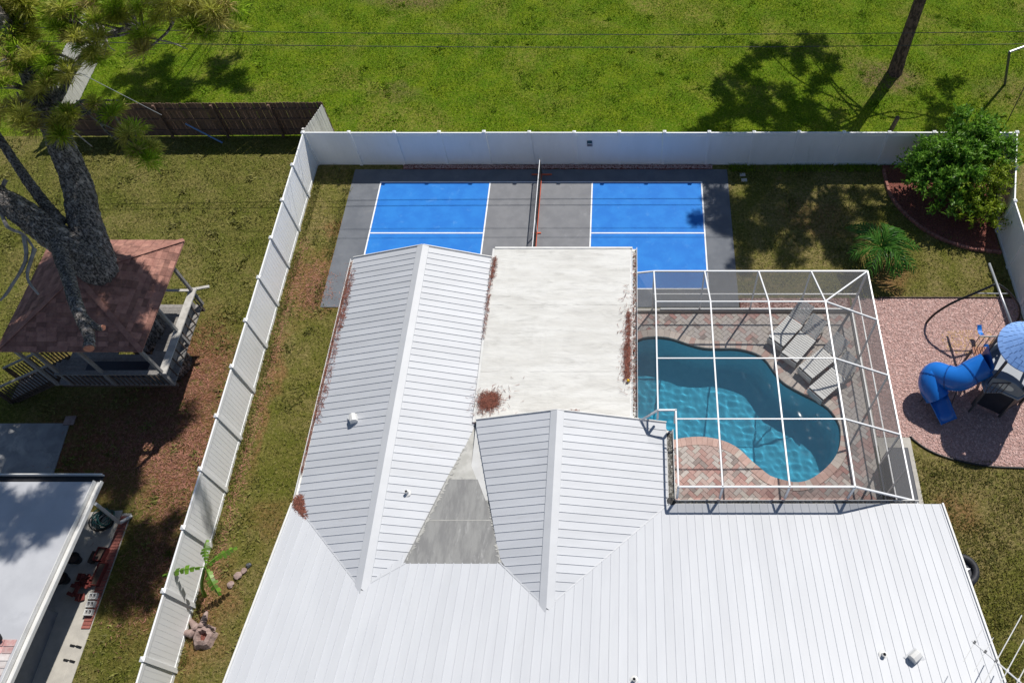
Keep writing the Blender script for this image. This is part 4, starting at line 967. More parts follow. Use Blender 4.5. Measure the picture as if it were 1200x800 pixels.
def shrub(loc, label, blobs, n, L, mt, name='shrub'):
    t = thing(name, (*loc, 0), label, 'shrub', 'leafy shrubs in the corner bed'); m = MB()
    for (c, r) in blobs:
        limb(m, [(loc[0]+random.uniform(-.1, .1), loc[1]+random.uniform(-.1, .1), 0), (loc[0]*.6+c[0]*.4, loc[1]*.6+c[1]*.4, c[2]*.6), c, (c[0], c[1], c[2]+r[2]*.6)], .06, .015, 7)
    m.build('stem', 'pine_bark_red', t, smooth=True); leaf_cloud('foliage', blobs, n, L, mt, t); return t
shrub((16.6, -.9), 'tall dark green leafy shrub in front of the white back fence', [((16.1, -.3, 1.6), (1.0, .9, 1.1)), ((17.2, .1, 2.0), (1.2, .8, 1.0)), ((15.6, -1.0, 1.1), (.9, .8, 1.0)), ((16.7, -1.0, 1.6), (1.0, 1.0, 1.2)), ((18.2, -.2, 1.7), (.8, .7, .9)), ((16.5, -2.0, .9), (.8, .6, .9)), ((15.3, -.4, 1.2), (.6, .6, .8)), ((17.0, .7, 2.5), (.5, .4, .5)), ((17.8, .6, 2.2), (.45, .4, .5))], 17000, .19, 'shrub_leaf')
shrub((17.6, -1.9), 'yellow-green leafy shrub beside the right fence post', [((17.5, -1.6, 1.3), (.8, .7, .9)), ((18.0, -1.1, 1.5), (.6, .6, .7)), ((17.1, -2.3, .8), (.7, .55, .8)), ((17.8, -2.5, .7), (.55, .5, .7)), ((16.9, -1.5, 1.3), (.5, .5, .6))], 8500, .14, 'shrub_yellow')
# palm
def palm(loc, zc, label, nf=13):
    t = thing('palm', (*loc, 0), label, 'palm'); m = MB(); limb(m, [(*loc, -.05), (loc[0]+.03, loc[1], zc*.5), (loc[0], loc[1], zc)], .10, .07, 10, .1); m.build('trunk', 'wood_grey', t, smooth=True)
    for k in range(nf):
        a = k*2.399+random.uniform(-.25, .25); el = .55+.55*(k/nf)+random.uniform(-.1, .1); L = random.uniform(1.5, 1.95)
        st = MB(); N = 11; P = []
        for i in range(N+1):
            s = i/N; r = L*(s*math.cos(el)*.92+.22*s*s*math.sin(el)); z = zc+L*(s*math.sin(el)-s*s*(.45+.50*math.sin(el))); P.append(Vector((loc[0]+math.cos(a)*r, loc[1]+math.sin(a)*r, max(.08, z))))
        st.tube(P, [.022-.015*i/N for i in range(N+1)], 5)
        for i in range(2, N+1):
            d = (P[i]-P[i-1]).normalized(); side = d.cross(Vector((0, 0, 1))).normalized(); ll = .62*math.sin(math.pi*min(.95, .22+.66*i/N))**.9+.05
            for sg in (-1, 1):
                b = P[i-1]; dr = (side*sg*.8+d*random.uniform(.9, 1.2)+Vector((0, 0, random.uniform(-.05, .2)))).normalized(); mid = b+dr*ll*.5; tip = b+dr*ll+Vector((0, 0, -.22*ll)); wv = d*random.uniform(.055, .075)
                up_ = Vector((0, 0, .03)); st.quad(b-wv*.5, mid-wv, mid+up_, b+up_*.5); st.quad(b+up_*.5, mid+up_, mid+wv, b+wv*.5); st.tri(mid-wv, tip, mid+up_); st.tri(mid+up_, tip, mid+wv)
        st.build('frond', 'palm_leaf', t)
    return t
palm((13.25, -4.25), .95, 'small bushy palm by the back corner of the screen cage', 12)
# banana plant and the stump below it
ban = thing('banana_plant', (-9.2, -16.95, 0), 'young banana plant with four ragged leaves against the white fence', 'plant')
m = MB(); limb(m, [(-9.2, -16.95, -.05), (-9.05, -16.85, .6), (-8.75, -16.6, 1.3), (-8.6, -16.5, 1.55)], .06, .03, 8); m.build('stem', 'banana_leaf', ban, smooth=True)
for (a, L, el) in ((R(98), .75, .5), (R(38), .95, .2), (R(192), 1.25, .15), (R(-55), .95, .0)):
    st = MB(); o_ = Vector((-8.6, -16.5, 1.55)); N = 9; P = []
    for i in range(N+1): s = i/N; P.append(o_+Vector((math.cos(a)*L*s, math.sin(a)*L*s, L*(s*math.sin(el+.25)-.45*s*s))))
    st.tube(P, [.014-.010*i/N for i in range(N+1)], 5); sd_ = Vector((-math.sin(a), math.cos(a), 0))
    for i in range(1, N):
        for sg in (-1, 1):
            wv = .15*math.sin(math.pi*(i+.6)/(N+1))*random.uniform(.5, 1.05); a0, a1 = P[i], P[i+1]
            st.quad(a0, a1, a1+sd_*sg*wv-Vector((0, 0, .05))-(a1-a0)*random.uniform(.05, .3), a0+sd_*sg*wv-Vector((0, 0, .05))+(a1-a0)*random.uniform(.0, .2))
    st.build('leaf', 'banana_leaf', ban)
stump = thing('tree_stump', (-8.95, -18.1, 0), 'old hollow stump on the grass strip below the banana plant', 'stump')
m = MB(); n = 22; rr = [.26*random.uniform(.88, 1.14) for _ in range(n)]
for (k0, k1, z0, z1, f0, f1) in ((0, 1, 0, .2, 1.35, 1.0), (1, 2, .2, .26, 1.0, .62), (2, 3, .26, .08, .62, .4)):
    for j in range(n):
        a0, a1 = 2*math.pi*j/n, 2*math.pi*(j+1) / n; q = lambda f, a, r, z: (-8.85+math.cos(a)*r*f, -18.15+math.sin(a)*r*f*1.0, z)
        m.quad(q(f0, a0, rr[j], z0), q(f0, a1, rr[(j+1) % n], z0), q(f1, a1, rr[(j+1) % n], z1), q(f1, a0, rr[j], z1))
m.build('rim', 'stone_pale', stump)
m = MB(); m.lathe([(.20, .085), (0, .07)], (-8.85, -18.15, 0), 16); m.build('hollow', 'red_mulch', stump)
m = MB()
for k in range(3):
    a = R(95+38*k); limb(m, [(-8.95+math.cos(a)*.2, -18.1+math.sin(a)*.2, .14), (-8.95+math.cos(a)*.5, -18.1+math.sin(a)*.45, .07), (-8.95+math.cos(a)*.85, -18.1+math.sin(a)*.7, -.02)], .14, .05, 8, .15)
m.build('root', 'stone_pale', stump, smooth=True)
def rock(x, y, r, label, mt='stone_pale', group='stones beside the banana plant'):
    bm = bmesh.new(); bmesh.ops.create_icosphere(bm, subdivisions=2, radius=r)
    for v_ in bm.verts: v_.co *= random.uniform(.8, 1.15); v_.co.z *= .6
    me = bpy.data.meshes.new('stone'); bm.to_mesh(me); bm.free(); o = link('stone', me, mt); o.location = (x, y, r*.4); return tag(o, label, 'stone', group)
rock(-8.35, -16.35, .13, 'pale pink stone nearest the banana crown'); rock(-8.2, -16.2, .10, 'small pale stone farthest from the white fence by the banana plant'); rock(-8.5, -16.62, .11, 'pale stone lying lowest beside the banana plant'); rock(-8.1, -16.02, .09, 'dark stone at the top end of the stone heap by the banana plant', 'dark_grey_metal')

# ================================================================== COURT NET
net = thing('pickleball_net', (0, -2.7, .03), 'portable court net with orange-red frame across the grey kitchen zone', 'net')
N0, N1 = .42, -5.95
MB().beam((0, N0, .11), (0, N1, .11), .045, .045).build('base_tube', 'red_metal', net)
for y in (.42, -2.76, -5.95):
    MB().beam((-.42 if y > 0 else -.16, y, .055), (.42 if y > 0 else .16, y, .055), .05, .04).build('foot', 'red_metal', net)
for y in (N0, N1): MB().beam((0, y, .03), (0, y, .95), .045, .045).build('post', 'dark_grey_metal', net)
m = MB()
for i in range(19): m.beam((0, N0, .14+i*.042), (0, N1, .14+i*.042), .004, .004)
for i in range(0, 127): y = N0+(N1-N0)*i/126; m.beam((0, y, .14), (0, y, .90), .004, .004)
m.build('mesh', 'net_black', net)['kind'] = 'stuff'
MB().span(-.012, .012, N1, N0, .88, .935).build('top_tape', 'line_white', net)
MB().span(-.012, .012, -2.79, -2.73, .13, .879).build('centre_strap', 'line_white', net)

# ------------------------------------------------------------------ corner bed, brick edging
BED = [(14.43, .69), (14.44, -.52), (14.68, -1.36), (15.1, -2.09), (15.71, -2.8), (16.46, -3.28), (17.24, -3.58), (18.3, -3.75)]
bp_ = [(p.x, p.y) for p in spline([(x, y, 0) for x, y in BED], 5, False)]
m = MB(); m.prism(bp_+[(18.3, -2.6), (19.3, .95), (14.43, .95)], .002, .05); bed = struct(m.build('planting_bed', 'red_mulch'))
ed = tag(MB().prism(offset(bp_, 0)[1:-1]+[(p[0]*1, p[1]) for p in reversed(offset(bp_, .10)[1:-1])], 0, .03).build('bed_edging', 'concrete'), 'curved brick edging round the shrub bed', 'edging')
for i in range(0, len(bp_)-1):
    a, b_ = Vector((*bp_[i], 0)), Vector((*bp_[i+1], 0)); L = (b_-a).length; k = max(1, round(L/.21))
    for j in range(k):
        c = a.lerp(b_, (j+.5)/k); o = MB(); o.box((0, 0, 0), (L/k-.014, .11, .13)); me = o.mesh('brick'); q = link('brick', me, 'edging_brick', ed, bevel=.008)
        q.location = (c.x, c.y, .06+random.uniform(-.012, .012)); q.rotation_euler = (random.uniform(-.06, .06), random.uniform(-.05, .05), math.atan2(b_.y-a.y, b_.x-a.x)+random.uniform(-.05, .05))

# ================================================================== PLAYGROUND
MU = [(12.1, -5.92), (18.28, -5.92), (18.28, -12.9), (16.8, -12.8), (15.8, -12.75), (15.0, -12.62), (14.2, -12.38), (13.65, -12.08), (13.22, -11.66), (12.1, -11.66)]
play_bed = sheet('play_mulch', MU[::-1], .012, 'bark_ground')
sheet('play_sand', [(p.x, p.y) for p in spline([(15.2, -7.5, 0), (15.3, -8.2, 0), (16.2, -8.5, 0), (17.1, -8.3, 0), (17.0, -7.5, 0), (16.2, -7.35, 0)], 5)][::-1], .017, 'sand')
def chips(poly, n, label, mt, z=.016, s=(.015, .042), excl=()):
    xs = [p[0] for p in poly]; ys_ = [p[1] for p in poly]; x = rng.uniform(min(xs), max(xs), n); y = rng.uniform(min(ys_), max(ys_), n); k = inside(x, y, poly)
    for e in excl: k &= ~inside(x, y, e)
    x, y = x[k], y[k]; n = len(x); a = rng.uniform(0, 6.28, n); l = rng.uniform(*s, n); w_ = l*rng.uniform(.25, .6, n); t = rng.normal(0, .5, n); z0 = z+np.abs(rng.normal(0, .006, n))
    c, sn = np.cos(a), np.sin(a); V = np.empty((n, 4, 3))
    for i, (p, q) in enumerate(((-1, -1), (1, -1), (1, 1), (-1, 1))): V[:, i] = np.stack([x+p*l*c-q*w_*sn, y+p*l*sn+q*w_*c, z0+np.maximum(-.9, p*t)*l*.4+.005], 1)
    return tag(np_mesh('bark_chips', V.reshape(-1, 3), np.arange(4*n).reshape(-1, 4), mt), label, 'mulch', kind='stuff')
chips(MU, 26000, 'loose pink bark chips over the play area', 'bark_chip')
chips(rect(-5.9, 7.2, .76, .98), 2600, 'red bark chips along the foot of the back fence', 'bark_chip', .05)
chips(rect(7.9, 11.9, -6.45, -5.95), 1500, 'red bark chips behind the screen cage', 'bark_chip', .05)
m = MB(); ep = [(p.x, p.y, .03) for p in spline([(x, y, 0) for x, y in MU[2:-1]], 4, False)]; m.tube(ep, .035, 7); tag(m.build('landscape_edging', 'black_plastic', smooth=True), 'black plastic edging along the curved lower side of the play area', 'edging')
m = MB(); m.beam((13.1, -5.9, .03), (18.25, -5.9, .03), .03, .09); tag(m.build('landscape_edging', 'wood_brown'), 'straight dark edging board along the upper side of the play area', 'edging')
ps = thing('play_set', (16.4, -9.9, 0), 'play tower with blue shingled roof, blue tube slide and swing beam', 'play set')
cx, cy = 16.45, -9.95
hexp = [(cx+1.08*math.cos(R(60*k+30)), cy+1.08*math.sin(R(60*k+30))) for k in range(6)]
MB().prism(hexp, 1.44, 1.52).build('deck', 'play_grey', ps, bevel=.01)
for k in range(6):
    x, y = cx+.95*math.cos(R(60*k+30)), cy+.95*math.sin(R(60*k+30)); MB().beam((x, y, 0), (x, y, 3.05), .07, .07).build('post', 'dark_grey_metal', ps)
# wavy side panels with white round windows
for k in range(6):
    a0, a1 = R(60*k+30), R(60*k+90); p, q = Vector((cx+1.0*math.cos(a0), cy+1.0*math.sin(a0), 0)), Vector((cx+1.0*math.cos(a1), cy+1.0*math.sin(a1), 0))
    if k == 2: continue
    d = (q-p); m = MB(); n = 12; top = [1.95+.22*math.sin(math.pi*i/n) for i in range(n+1)]
    nrm = Vector((math.cos((a0+a1)/2), math.sin((a0+a1)/2), 0))*.02
    for i in range(n):
        A, B_ = p+d*(i/n), p+d*((i+1)/n); m.hexa([A-nrm+Vector((0, 0, 1.53)), B_-nrm+Vector((0, 0, 1.53)), B_+nrm+Vector((0, 0, 1.53)), A+nrm+Vector((0, 0, 1.53)), A-nrm+Vector((0, 0, top[i])), B_-nrm+Vector((0, 0, top[i+1])), B_+nrm+Vector((0, 0, top[i+1])), A+nrm+Vector((0, 0, top[i]))])
    o = m.build('side_panel', 'play_grey', ps)
    c = p+d*.5+nrm*1.1; u = d.normalized(); m = MB(); i0 = len(m.v)
    for j in range(20): a = 2*math.pi*j/20; m.v.append(tuple(c+u*.24*math.cos(a)+Vector((0, 0, 1.80+.16*math.sin(a)))))
    m.f.append(tuple(range(20))); m.build('round_inset', 'play_white', o)
# slatted entry landing towards the slide
m = MB().span(15.42, 15.75, -10.45, -9.05, 1.40, 1.44); lo = m.build('landing', 'play_white', ps)
for i in range(6): MB().span(15.40+i*.085, 15.46+i*.085, -9.42, -8.98, 1.46, 1.50).build('slat', 'play_brown', lo)
for i in range(7): MB().span(15.40+i*.085, 15.46+i*.085, -10.75, -10.30, 1.46, 1.50).build('slat', 'play_grey', lo)
for y in (-8.98, -10.76):
    MB().beam((15.4, y, 2.15), (16.0, y, 2.15), .035, .035).build('handrail', 'dark_grey_metal', ps)
    for i in range(4): MB().beam((15.42+i*.18, y, 1.5), (15.42+i*.18, y, 2.13), .02, .02).build('baluster', 'dark_grey_metal', ps)
for (x, y) in ((15.45, -9.02), (15.45, -10.7)): MB().beam((x, y, 0), (x, y, 1.4), .06, .06).build('post', 'dark_grey_metal', ps)
# lower part: dark panels added to stand in for shade under the deck
m = MB()
for k in (3, 4, 5):
    a0, a1 = R(60*k+30), R(60*k+90); m.quad((cx+.9*math.cos(a0), cy+.9*math.sin(a0), .1), (cx+.9*math.cos(a1), cy+.9*math.sin(a1), .1), (cx+.98*math.cos(a1), cy+.98*math.sin(a1), 1.42), (cx+.98*math.cos(a0), cy+.98*math.sin(a0), 1.42))
m.build('deck_shade_panel', 'navy_cover', ps)
# round stepped roof of shingle rings
rf = MB().lathe([(.98, 2.98), (.96, 3.02), (.05, 3.72)], (cx, cy, 0), 36).build('roof', 'blue_roof', ps)
tab = {}
for ring_ in range(8):
    r0 = .99-.115*ring_; r1 = r0-.135; z0 = 3.03+.088*ring_; n = max(8, int(2*math.pi*r0/.22))
    for j in range(n):
        a0 = 2*math.pi*(j+.5*(ring_ % 2))/n+.02/r0; a1 = 2*math.pi*(j+1+.5*(ring_ % 2))/n-.0/r0; m = MB(); dz = random.uniform(0, .008)
        am = (a0+a1)/2; P = []
        for (r, z) in ((r0, z0+dz), (max(.02, r1), z0+.105)):
            P.append([(cx+r*math.cos(a), cy+r*math.sin(a), z) for a in (a0, am, a1)])
        m.quad(P[0][0], P[0][1], P[1][1], P[1][0]); m.quad(P[0][1], P[0][2], P[1][2], P[1][1])
        low = [(x, y, z-.035) for x, y, z in P[0]]
        m.quad(low[0], low[1], P[0][1], P[0][0]); m.quad(low[1], low[2], P[0][2], P[0][1])
        m.build('shingle', 'blue_roof', rf)
# tube slide
sp_ = spline([(15.55, -9.9, 1.86), (15.15, -10.02, 1.62), (14.75, -10.18, 1.42), (14.42, -10.02, 1.22), (14.12, -9.80, 1.05), (13.98, -10.1, .88), (14.2, -10.48, .66)], 7, False)
n = len(sp_); sl_ = MB().tube(sp_, [.42]*n, 20, cap=False).build('tube_slide', 'blue_plastic', ps, smooth=True)
for k in (9, 20, 31):
    m = MB(); d = (sp_[k+1]-sp_[k]).normalized(); m.tube([sp_[k]-d*.02, sp_[k]+d*.02], .434, 20); m.build('flange', 'blue_dark', sl_)
m = MB(); cp = [Vector((14.16, -10.42, .62)), Vector((14.32, -10.68, .42)), Vector((14.45, -10.92, .26)), Vector((14.56, -11.18, .16))]; i0 = 0; nn = 11
for k, p in enumerate(cp):
    d = (cp[min(k+1, 3)]-cp[max(k-1, 0)]).normalized(); sd_ = d.cross(Vector((0, 0, 1))).normalized(); up = sd_.cross(d); r = .36-.02*k
    for j in range(nn): a = math.pi*(1+j/(nn-1)); m.v.append(tuple(p+sd_*r*math.cos(a)+up*(r*.55*math.sin(a)+.12)))
for k in range(3):
    for j in range(nn-1): a = k*nn+j; m.f.append((a, a+1, a+nn+1, a+nn))
ch = m.build('chute', 'blue_plastic', ps, smooth=True); so = ch.modifiers.new('solid', 'SOLIDIFY'); so.thickness = .025
m = MB(); m.span(15.50, 15.53, -10.32, -9.45, 1.5, 2.35); m.build('slide_entry_panel', 'blue_dark', ps, bevel=.02)
for (a, b_) in (((14.15, -10.1, .7), (13.85, -10.3, 0)), ((14.15, -10.0, .7), (14.45, -9.8, 0)), ((14.85, -10.2, 1.1), (14.8, -10.6, 0)), ((14.85, -10.2, 1.1), (15.0, -9.8, 0))): MB().tube([a, b_], .022, 8).build('slide_leg', 'dark_grey_metal', ps)
# swing beam with bowed end legs
bz = 2.42
MB().tube([(16.33, -6.12, bz), (16.47, -9.0, bz)], .045, 12).build('swing_beam', 'grey_metal', ps, smooth=True)
for pts in ([(16.30, -7.02, 2.42), (15.9, -7.05, 2.05), (15.2, -7.06, 1.35), (14.82, -7.05, .65), (14.70, -7.03, -.02)], [(16.42, -7.02, 2.42), (16.85, -7.05, 2.1), (17.5, -7.1, 1.4), (17.85, -7.15, .7), (17.95, -7.18, -.02)]):
    MB().tube(spline(pts, 6, False), .042, 10).build('bowed_leg', 'black_plastic', ps, smooth=True)
MB().tube([(15.8, -7.04, 1.92), (16.95, -7.06, 1.92)], .022, 8).build('cross_bar', 'grey_metal', ps)
def swing(x, y, label):
    t = thing('swing', (x, y, .45), label, 'swing', 'swings on the play set beam')
    m = MB(); n = 8; 
    for i in range(n):
        f = lambda s: .10*(2*s-1)**2
        y0, y1 = y-.22+.44*i/n, y-.22+.44*(i+1)/n; z0, z1 = .40+f(i/n), .40+f((i+1)/n)
        m.hexa([(x-.08, y0, z0), (x+.08, y0, z0), (x+.08, y1, z1), (x-.08, y1, z1), (x-.08, y0, z0+.015), (x+.08, y0, z0+.015), (x+.08, y1, z1+.015), (x-.08, y1, z1+.015)])
    m.build('seat', 'blue_plastic', t)
    for s in (-1, 1): MB().tube([(x, y+s*.22, .51), (x, y+s*.22, bz-.04)], .008, 5).build('chain', 'grey_metal', t)
swing(16.40, -7.66, 'blue belt swing nearer the far end of the beam'); swing(16.44, -8.48, 'blue belt swing next to the play tower')

# ------------------------------------------------------------------ concrete pad and covered equipment by the cage
struct(MB().span(12.09, 13.22, -15.15, -11.68, -.05, .03).build('concrete_pad', 'concrete', bevel=.01))
eq = thing('equipment_box', (12.5, -13.3, .03), 'dark covered equipment box on the concrete pad beside the screen cage', 'box')
MB().span(12.10, 12.74, -14.45, -12.45, .03, .80).build('body', 'navy_cover', eq, bevel=.06); MB().span(12.08, 12.76, -14.47, -12.43, .802, .88).build('lid', 'navy_cover', eq, bevel=.03)
for k in range(5): MB().span(12.742, 12.752, -14.2+k*.36, -13.98+k*.36, .2, .6).build('louvre', 'black_plastic', eq)

# ================================================================== LOUNGERS
def lounger(foot, head, label):
    f, h = Vector((*foot, 0)), Vector((*head, 0)); a = math.atan2(h.y-f.y, h.x-f.x)
    t = thing('sun_lounger', (*foot, 0), label, 'sun lounger', 'slatted sun loungers on the pool deck'); t.rotation_euler = (0, 0, a); t.scale = (1, 1, 1)
    Wd = .66; BASE[t.name] = (0, 0, 0); SL = 1.22
    for i in range(13):
        m = MB(); m.box((.06+i*.094, 0, .37+(.03 if i == 0 else 0)), (.075, Wd, .022)); m.build('seat_slat', 'lounger', t)
    th = R(38)
    for i in range(9):
        d = .05+i*.085; m = MB(); m.box((0, 0, 0), (.068, Wd-.04, .02), M=Matrix.Rotation(-th, 3, 'Y'))
        m.v = [(x+SL+.03+d*math.cos(th), y, z+.38+d*math.sin(th)) for x, y, z in m.v]; m.build('back_slat', 'lounger', t)
    for s in (-1, 1):
        MB().span(.0, SL+.62, s*.27-.025, s*.27+.025, .27, .355).build('side_rail', 'lounger_dark', t)
        MB().beam((SL+.05, s*.24, .35), (SL+.05+.80*math.cos(th), s*.24, .35+.80*math.sin(th)), .04, .03).build('back_rail', 'lounger_dark', t)
        MB().beam((SL+.58, s*.22, .30), (SL+.48, s*.22, .72), .03, .03).build('back_brace', 'lounger_dark', t)
        for x in (.08, SL+.5): MB().span(x-.035, x+.035, s*.27-.055, s*.27-.027, 0, .345).build('leg', 'lounger_dark', t)
        MB().beam((.35, s*.36, .50), (1.05, s*.36, .50), .09, .022).build('arm_rest', 'lounger', t) if False else None
        MB().box((-.01, 0, .19), (.02, Wd, .04)) 
    for i in range(4): MB().span(-.03, -.008, -Wd/2, Wd/2, .06+i*.078, .115+i*.078).build('foot_slat', 'lounger', t)
    return t
lounger((8.95, -8.08), (9.97, -6.94), 'pale slatted lounger nearest the back screen wall'); lounger((9.36, -8.76), (10.6, -7.3), 'second pale slatted lounger from the back screen wall')
lounger((9.86, -9.36), (11.38, -8.1), 'third pale slatted lounger from the back screen wall'); lounger((10.13, -10.2), (11.5, -9.0), 'pale slatted lounger farthest from the back wall, nearest the round pool end')

# ================================================================== TREEHOUSE
th_ = thing('treehouse', (-13.2, -9, 0), 'open treehouse with red shingle hip roof around the pine trunk', 'treehouse')
X0, X1, Y0, Y1, DZ, RZ = -15.0, -11.2, -10.62, -7.42, 1.8, 2.6
for i in range(int((Y1-Y0)/.145)):
    y = Y0+i*.145
    if y < -8.35 and y+.14 > -9.35:
        MB().span(X0, -13.45, y, y+.138, DZ-.04, DZ).build('deck_board', 'wood_grey', th_); MB().span(-12.3, X1, y, y+.138, DZ-.04, DZ).build('deck_board', 'wood_grey', th_)
    else: MB().span(X0, X1, y, y+.138, DZ-.04, DZ).build('deck_board', 'wood_grey', th_)
for y in (Y0+.1, (Y0+Y1)/2-.7, Y1-.1): MB().span(X0, X1, y-.04, y+.04, DZ-.26, DZ-.045).build('joist', 'wood_brown', th_)
for x in (X0+.06, -12.75):
    for y in (-9.35, Y1-.3): MB().beam((x, y, 0), (x, y, DZ-.27), .12, .12).build('stilt', 'wood_brown', th_)
for (x, y) in ((X0, Y0), (X0, Y1), (X1, Y0), (X1, Y1), (X1, -9.05), (-13.1, Y0), (-14.5, Y0)): MB().beam((x, y, DZ), (x, y, 4.02), .09, .09).build('roof_post', 'wood_grey', th_)
MB().span(X1-.10, X1+.14, Y0-.05, Y1+.12, RZ-.03, RZ+.015).build('rail_top', 'deck_rail', th_); MB().span(X0+.4, X1-.101, Y0-.09, Y0+.07, RZ-.03, RZ+.015).build('rail_top', 'wood_grey', th_); MB().span(X0, X1-.101, Y1-.03, Y1+.06, RZ-.03, RZ+.015).build('rail_top', 'deck_rail', th_)
MB().beam((X1-.2, Y1+.05, RZ-.06), (X1+.5, Y1+.22, RZ-.06), .10, .05).build('rail_end', 'deck_rail', th_)
for (a, b_) in (((X1, Y0, DZ), (X1, Y1, DZ)), ((X0+.4, Y0, DZ), (X1, Y0, DZ))):
    a, b_ = Vector(a), Vector(b_); n = int((b_-a).length/.16)
    for i in range(1, n):
        if a.x == b_.x and i % 2: continue
        p = a.lerp(b_, i/n); MB().beam(p, p+Vector((0, 0, .76)), .035, .035).build('baluster', 'wood_brown', th_)
MB().span(X1-.26, X1-.22, Y0+.05, Y1-.05, DZ+.002, DZ+.45).build('bench_back', 'wood_grey', th_); MB().span(X1-.75, X1-.27, Y0+.1, -9.6, DZ+.38, DZ+.42).build('bench_seat', 'wood_grey', th_)
MB().span(-14.3, -12.2, -10.35, -9.75, DZ+.004, DZ+.02).build('mat', 'navy_cover', th_)
for (a, b_) in (((X0, Y0, 4.0), (X1, Y0, 4.0)), ((X0, Y1, 4.0), (X1, Y1, 4.0)), ((X1, Y0, 4.0), (X1, Y1, 4.0)), ((X0, Y0, 4.0), (X0, Y1, 4.0))): MB().beam(a, b_, .08, .14).build('header', 'wood_brown', th_)
RX0, RX1, RY0, RY1, RE, RA = -15.45, -11.05, -10.72, -6.42, 4.06, 5.05; ax, ay = -13.25, -8.57
cor = [(RX0, RY0), (RX1, RY0), (RX1, RY1), (RX0, RY1)]
m = MB(); m.prism(cor, RE-.05, RE-.02)
for k in range(4): m.tri((*cor[k], RE), (*cor[(k+1) % 4], RE), (ax, ay, RA))
throof = m.build('roof', 'shingle', th_)
m = MB()
for k in range(4):
    A, B_, C_ = Vector((*cor[k], RE)), Vector((*cor[(k+1) % 4], RE)), Vector((ax, ay, RA)); nrm = (B_-A).cross(C_-A).normalized(); rows = int(((A+B_)/2-C_).length/.145)
    for r in range(rows):
        t0, t1 = r/rows, min(1, (r+1.15)/rows); L0, R0, L1, R1 = A.lerp(C_, t0), B_.lerp(C_, t0), A.lerp(C_, t1), B_.lerp(C_, t1); wl = (R0-L0).length; n = max(1, int(wl/.31)); o = .5*(r % 2)
        e = (R0-L0).normalized(); up = (C_-(A+B_)/2).normalized()
        s = -o*.31
        while s < wl:
            s0, s1 = max(0, s)+.004, min(wl, s+.31)-.004; s += .31
            if s1-s0 < .04: continue
            h = .155; dz0 = .014+random.uniform(0, .007); p0, p1 = L0+e*s0, L0+e*s1; 
            def lim(p):                                     # keep inside the hip lines
                return p
            l1 = (L1-L0).dot(e); r1 = wl+(R1-R0).dot(e); q0 = L0+e*max(s0, l1)+up*h; q1 = L0+e*min(s1, r1)+up*h
            if min(s1, r1) <= max(s0, l1): continue
            m.quad(p0+nrm*dz0, p1+nrm*dz0, q1+nrm*.006, q0+nrm*.006); m.quad(p0+nrm*.001, p1+nrm*.001, p1+nrm*dz0, p0+nrm*dz0)
m.build('shingle_courses', 'shingle', throof)['kind'] = 'stuff'
for k in range(4): MB().beam(Vector((*cor[k], RE+.03)), Vector((ax, ay, RA+.03)), .16, .02).build('hip_cap', 'shingle', throof)
# stair
MB().beam((-15.02, -9.52, DZ-.12), (-17.85, -9.52, -.02), .05, .22).build('stringer', 'wood_brown', th_); MB().beam((-15.02, -10.32, DZ-.12), (-17.85, -10.32, -.02), .05, .22).build('stringer', 'wood_brown', th_)
for i in range(9):
    t = (i+.5)/9; x = -15.1-2.7*t; z = DZ-.12-(DZ-.15)*t; MB().span(x-.13, x+.13, -10.29, -9.55, z, z+.035).build('tread', 'wood_grey', th_)
for y in (-9.5, -10.36):
    MB().beam((-14.9, y, RZ+.02), (-17.85, y, .95), .09, .04).build('stair_rail', 'wood_grey', th_); MB().beam((-17.8, y, 0), (-17.8, y, .96), .09, .09).build('newel', 'wood_brown', th_)
    for i in range(17):
        t = (i+.5)/17; x = -15.0-2.75*t; zb = DZ-.1-(DZ-.1)*t; MB().beam((x, y, zb), (x, y, zb+.85), .035, .035).build('baluster', 'wood_brown', th_)
# root flare and needle floor under it
needles('needle_litter', 'red-brown pine needles on the ground around the treehouse', [(-12.0, -9.2, -11.6, -9.8, .01, .01, .8, 1500), (-13.5, -11.5, -11.5, -12.5, .01, .01, .9, 2600), (-10.9, -11, -11.2, -17.5, .01, .01, .55, 2000)], 'field_chip', (.10, .2), .008)
needles('needle_litter', 'brown pine needles on the strip between white fence and house', [(-8.4, -4.6, -8.2, -6.2, .01, .01, .4, 900), (-9.2, -3, -9.1, -17.5, .01, .01, .14, 1500)], 'field_chip', (.08, .16), .007)

# ================================================================== NEIGHBOUR AT THE LOWER LEFT
nb = thing('neighbour_house', (-18, -20, 0), 'neighbour house with flat pale grey roof at the lower left', 'house')
ZN = 2.62
MB().prism([(-30, -30), (-12.95, -30), (-12.30, -18.6), (-12.0, -14.32), (-30, -14.32)], ZN-.16, ZN).build('roof', 'membrane', nb)
fp = [(-11.99, -14.30), (-12.29, -18.6), (-12.94, -30)]
for a, b_ in zip(fp[:-1], fp[1:]): MB().beam((*a, ZN-.03), (*b_, ZN-.03), .02, .22).build('fascia', 'white_trim', nb); MB().beam((a[0]+.20, a[1], ZN-.02), (b_[0]+.20, b_[1], ZN-.02), .03, .12).build('gutter_lip', 'white_trim', nb); MB().beam((a[0]+.11, a[1], ZN-.075), (b_[0]+.11, b_[1], ZN-.075), .16, .012).build('gutter_floor', 'white_trim', nb)
MB().span(-30, -11.85, -14.10, -14.07, ZN-.12, ZN+.03).build('gutter_lip', 'white_trim', nb); MB().span(-30, -11.85, -14.30, -14.10, ZN-.13, ZN-.11).build('gutter_floor', 'black_plastic', nb)
MB().span(-30, -15.4, -29.8, -14.9, 0, ZN-.17).build('wall', 'wall_bluegrey', nb); MB().span(-15.39, -13.45, -29.8, -17.45, 0, ZN-.17).build('wall', 'wall_bluegrey', nb)
r = 0; y = -18.72
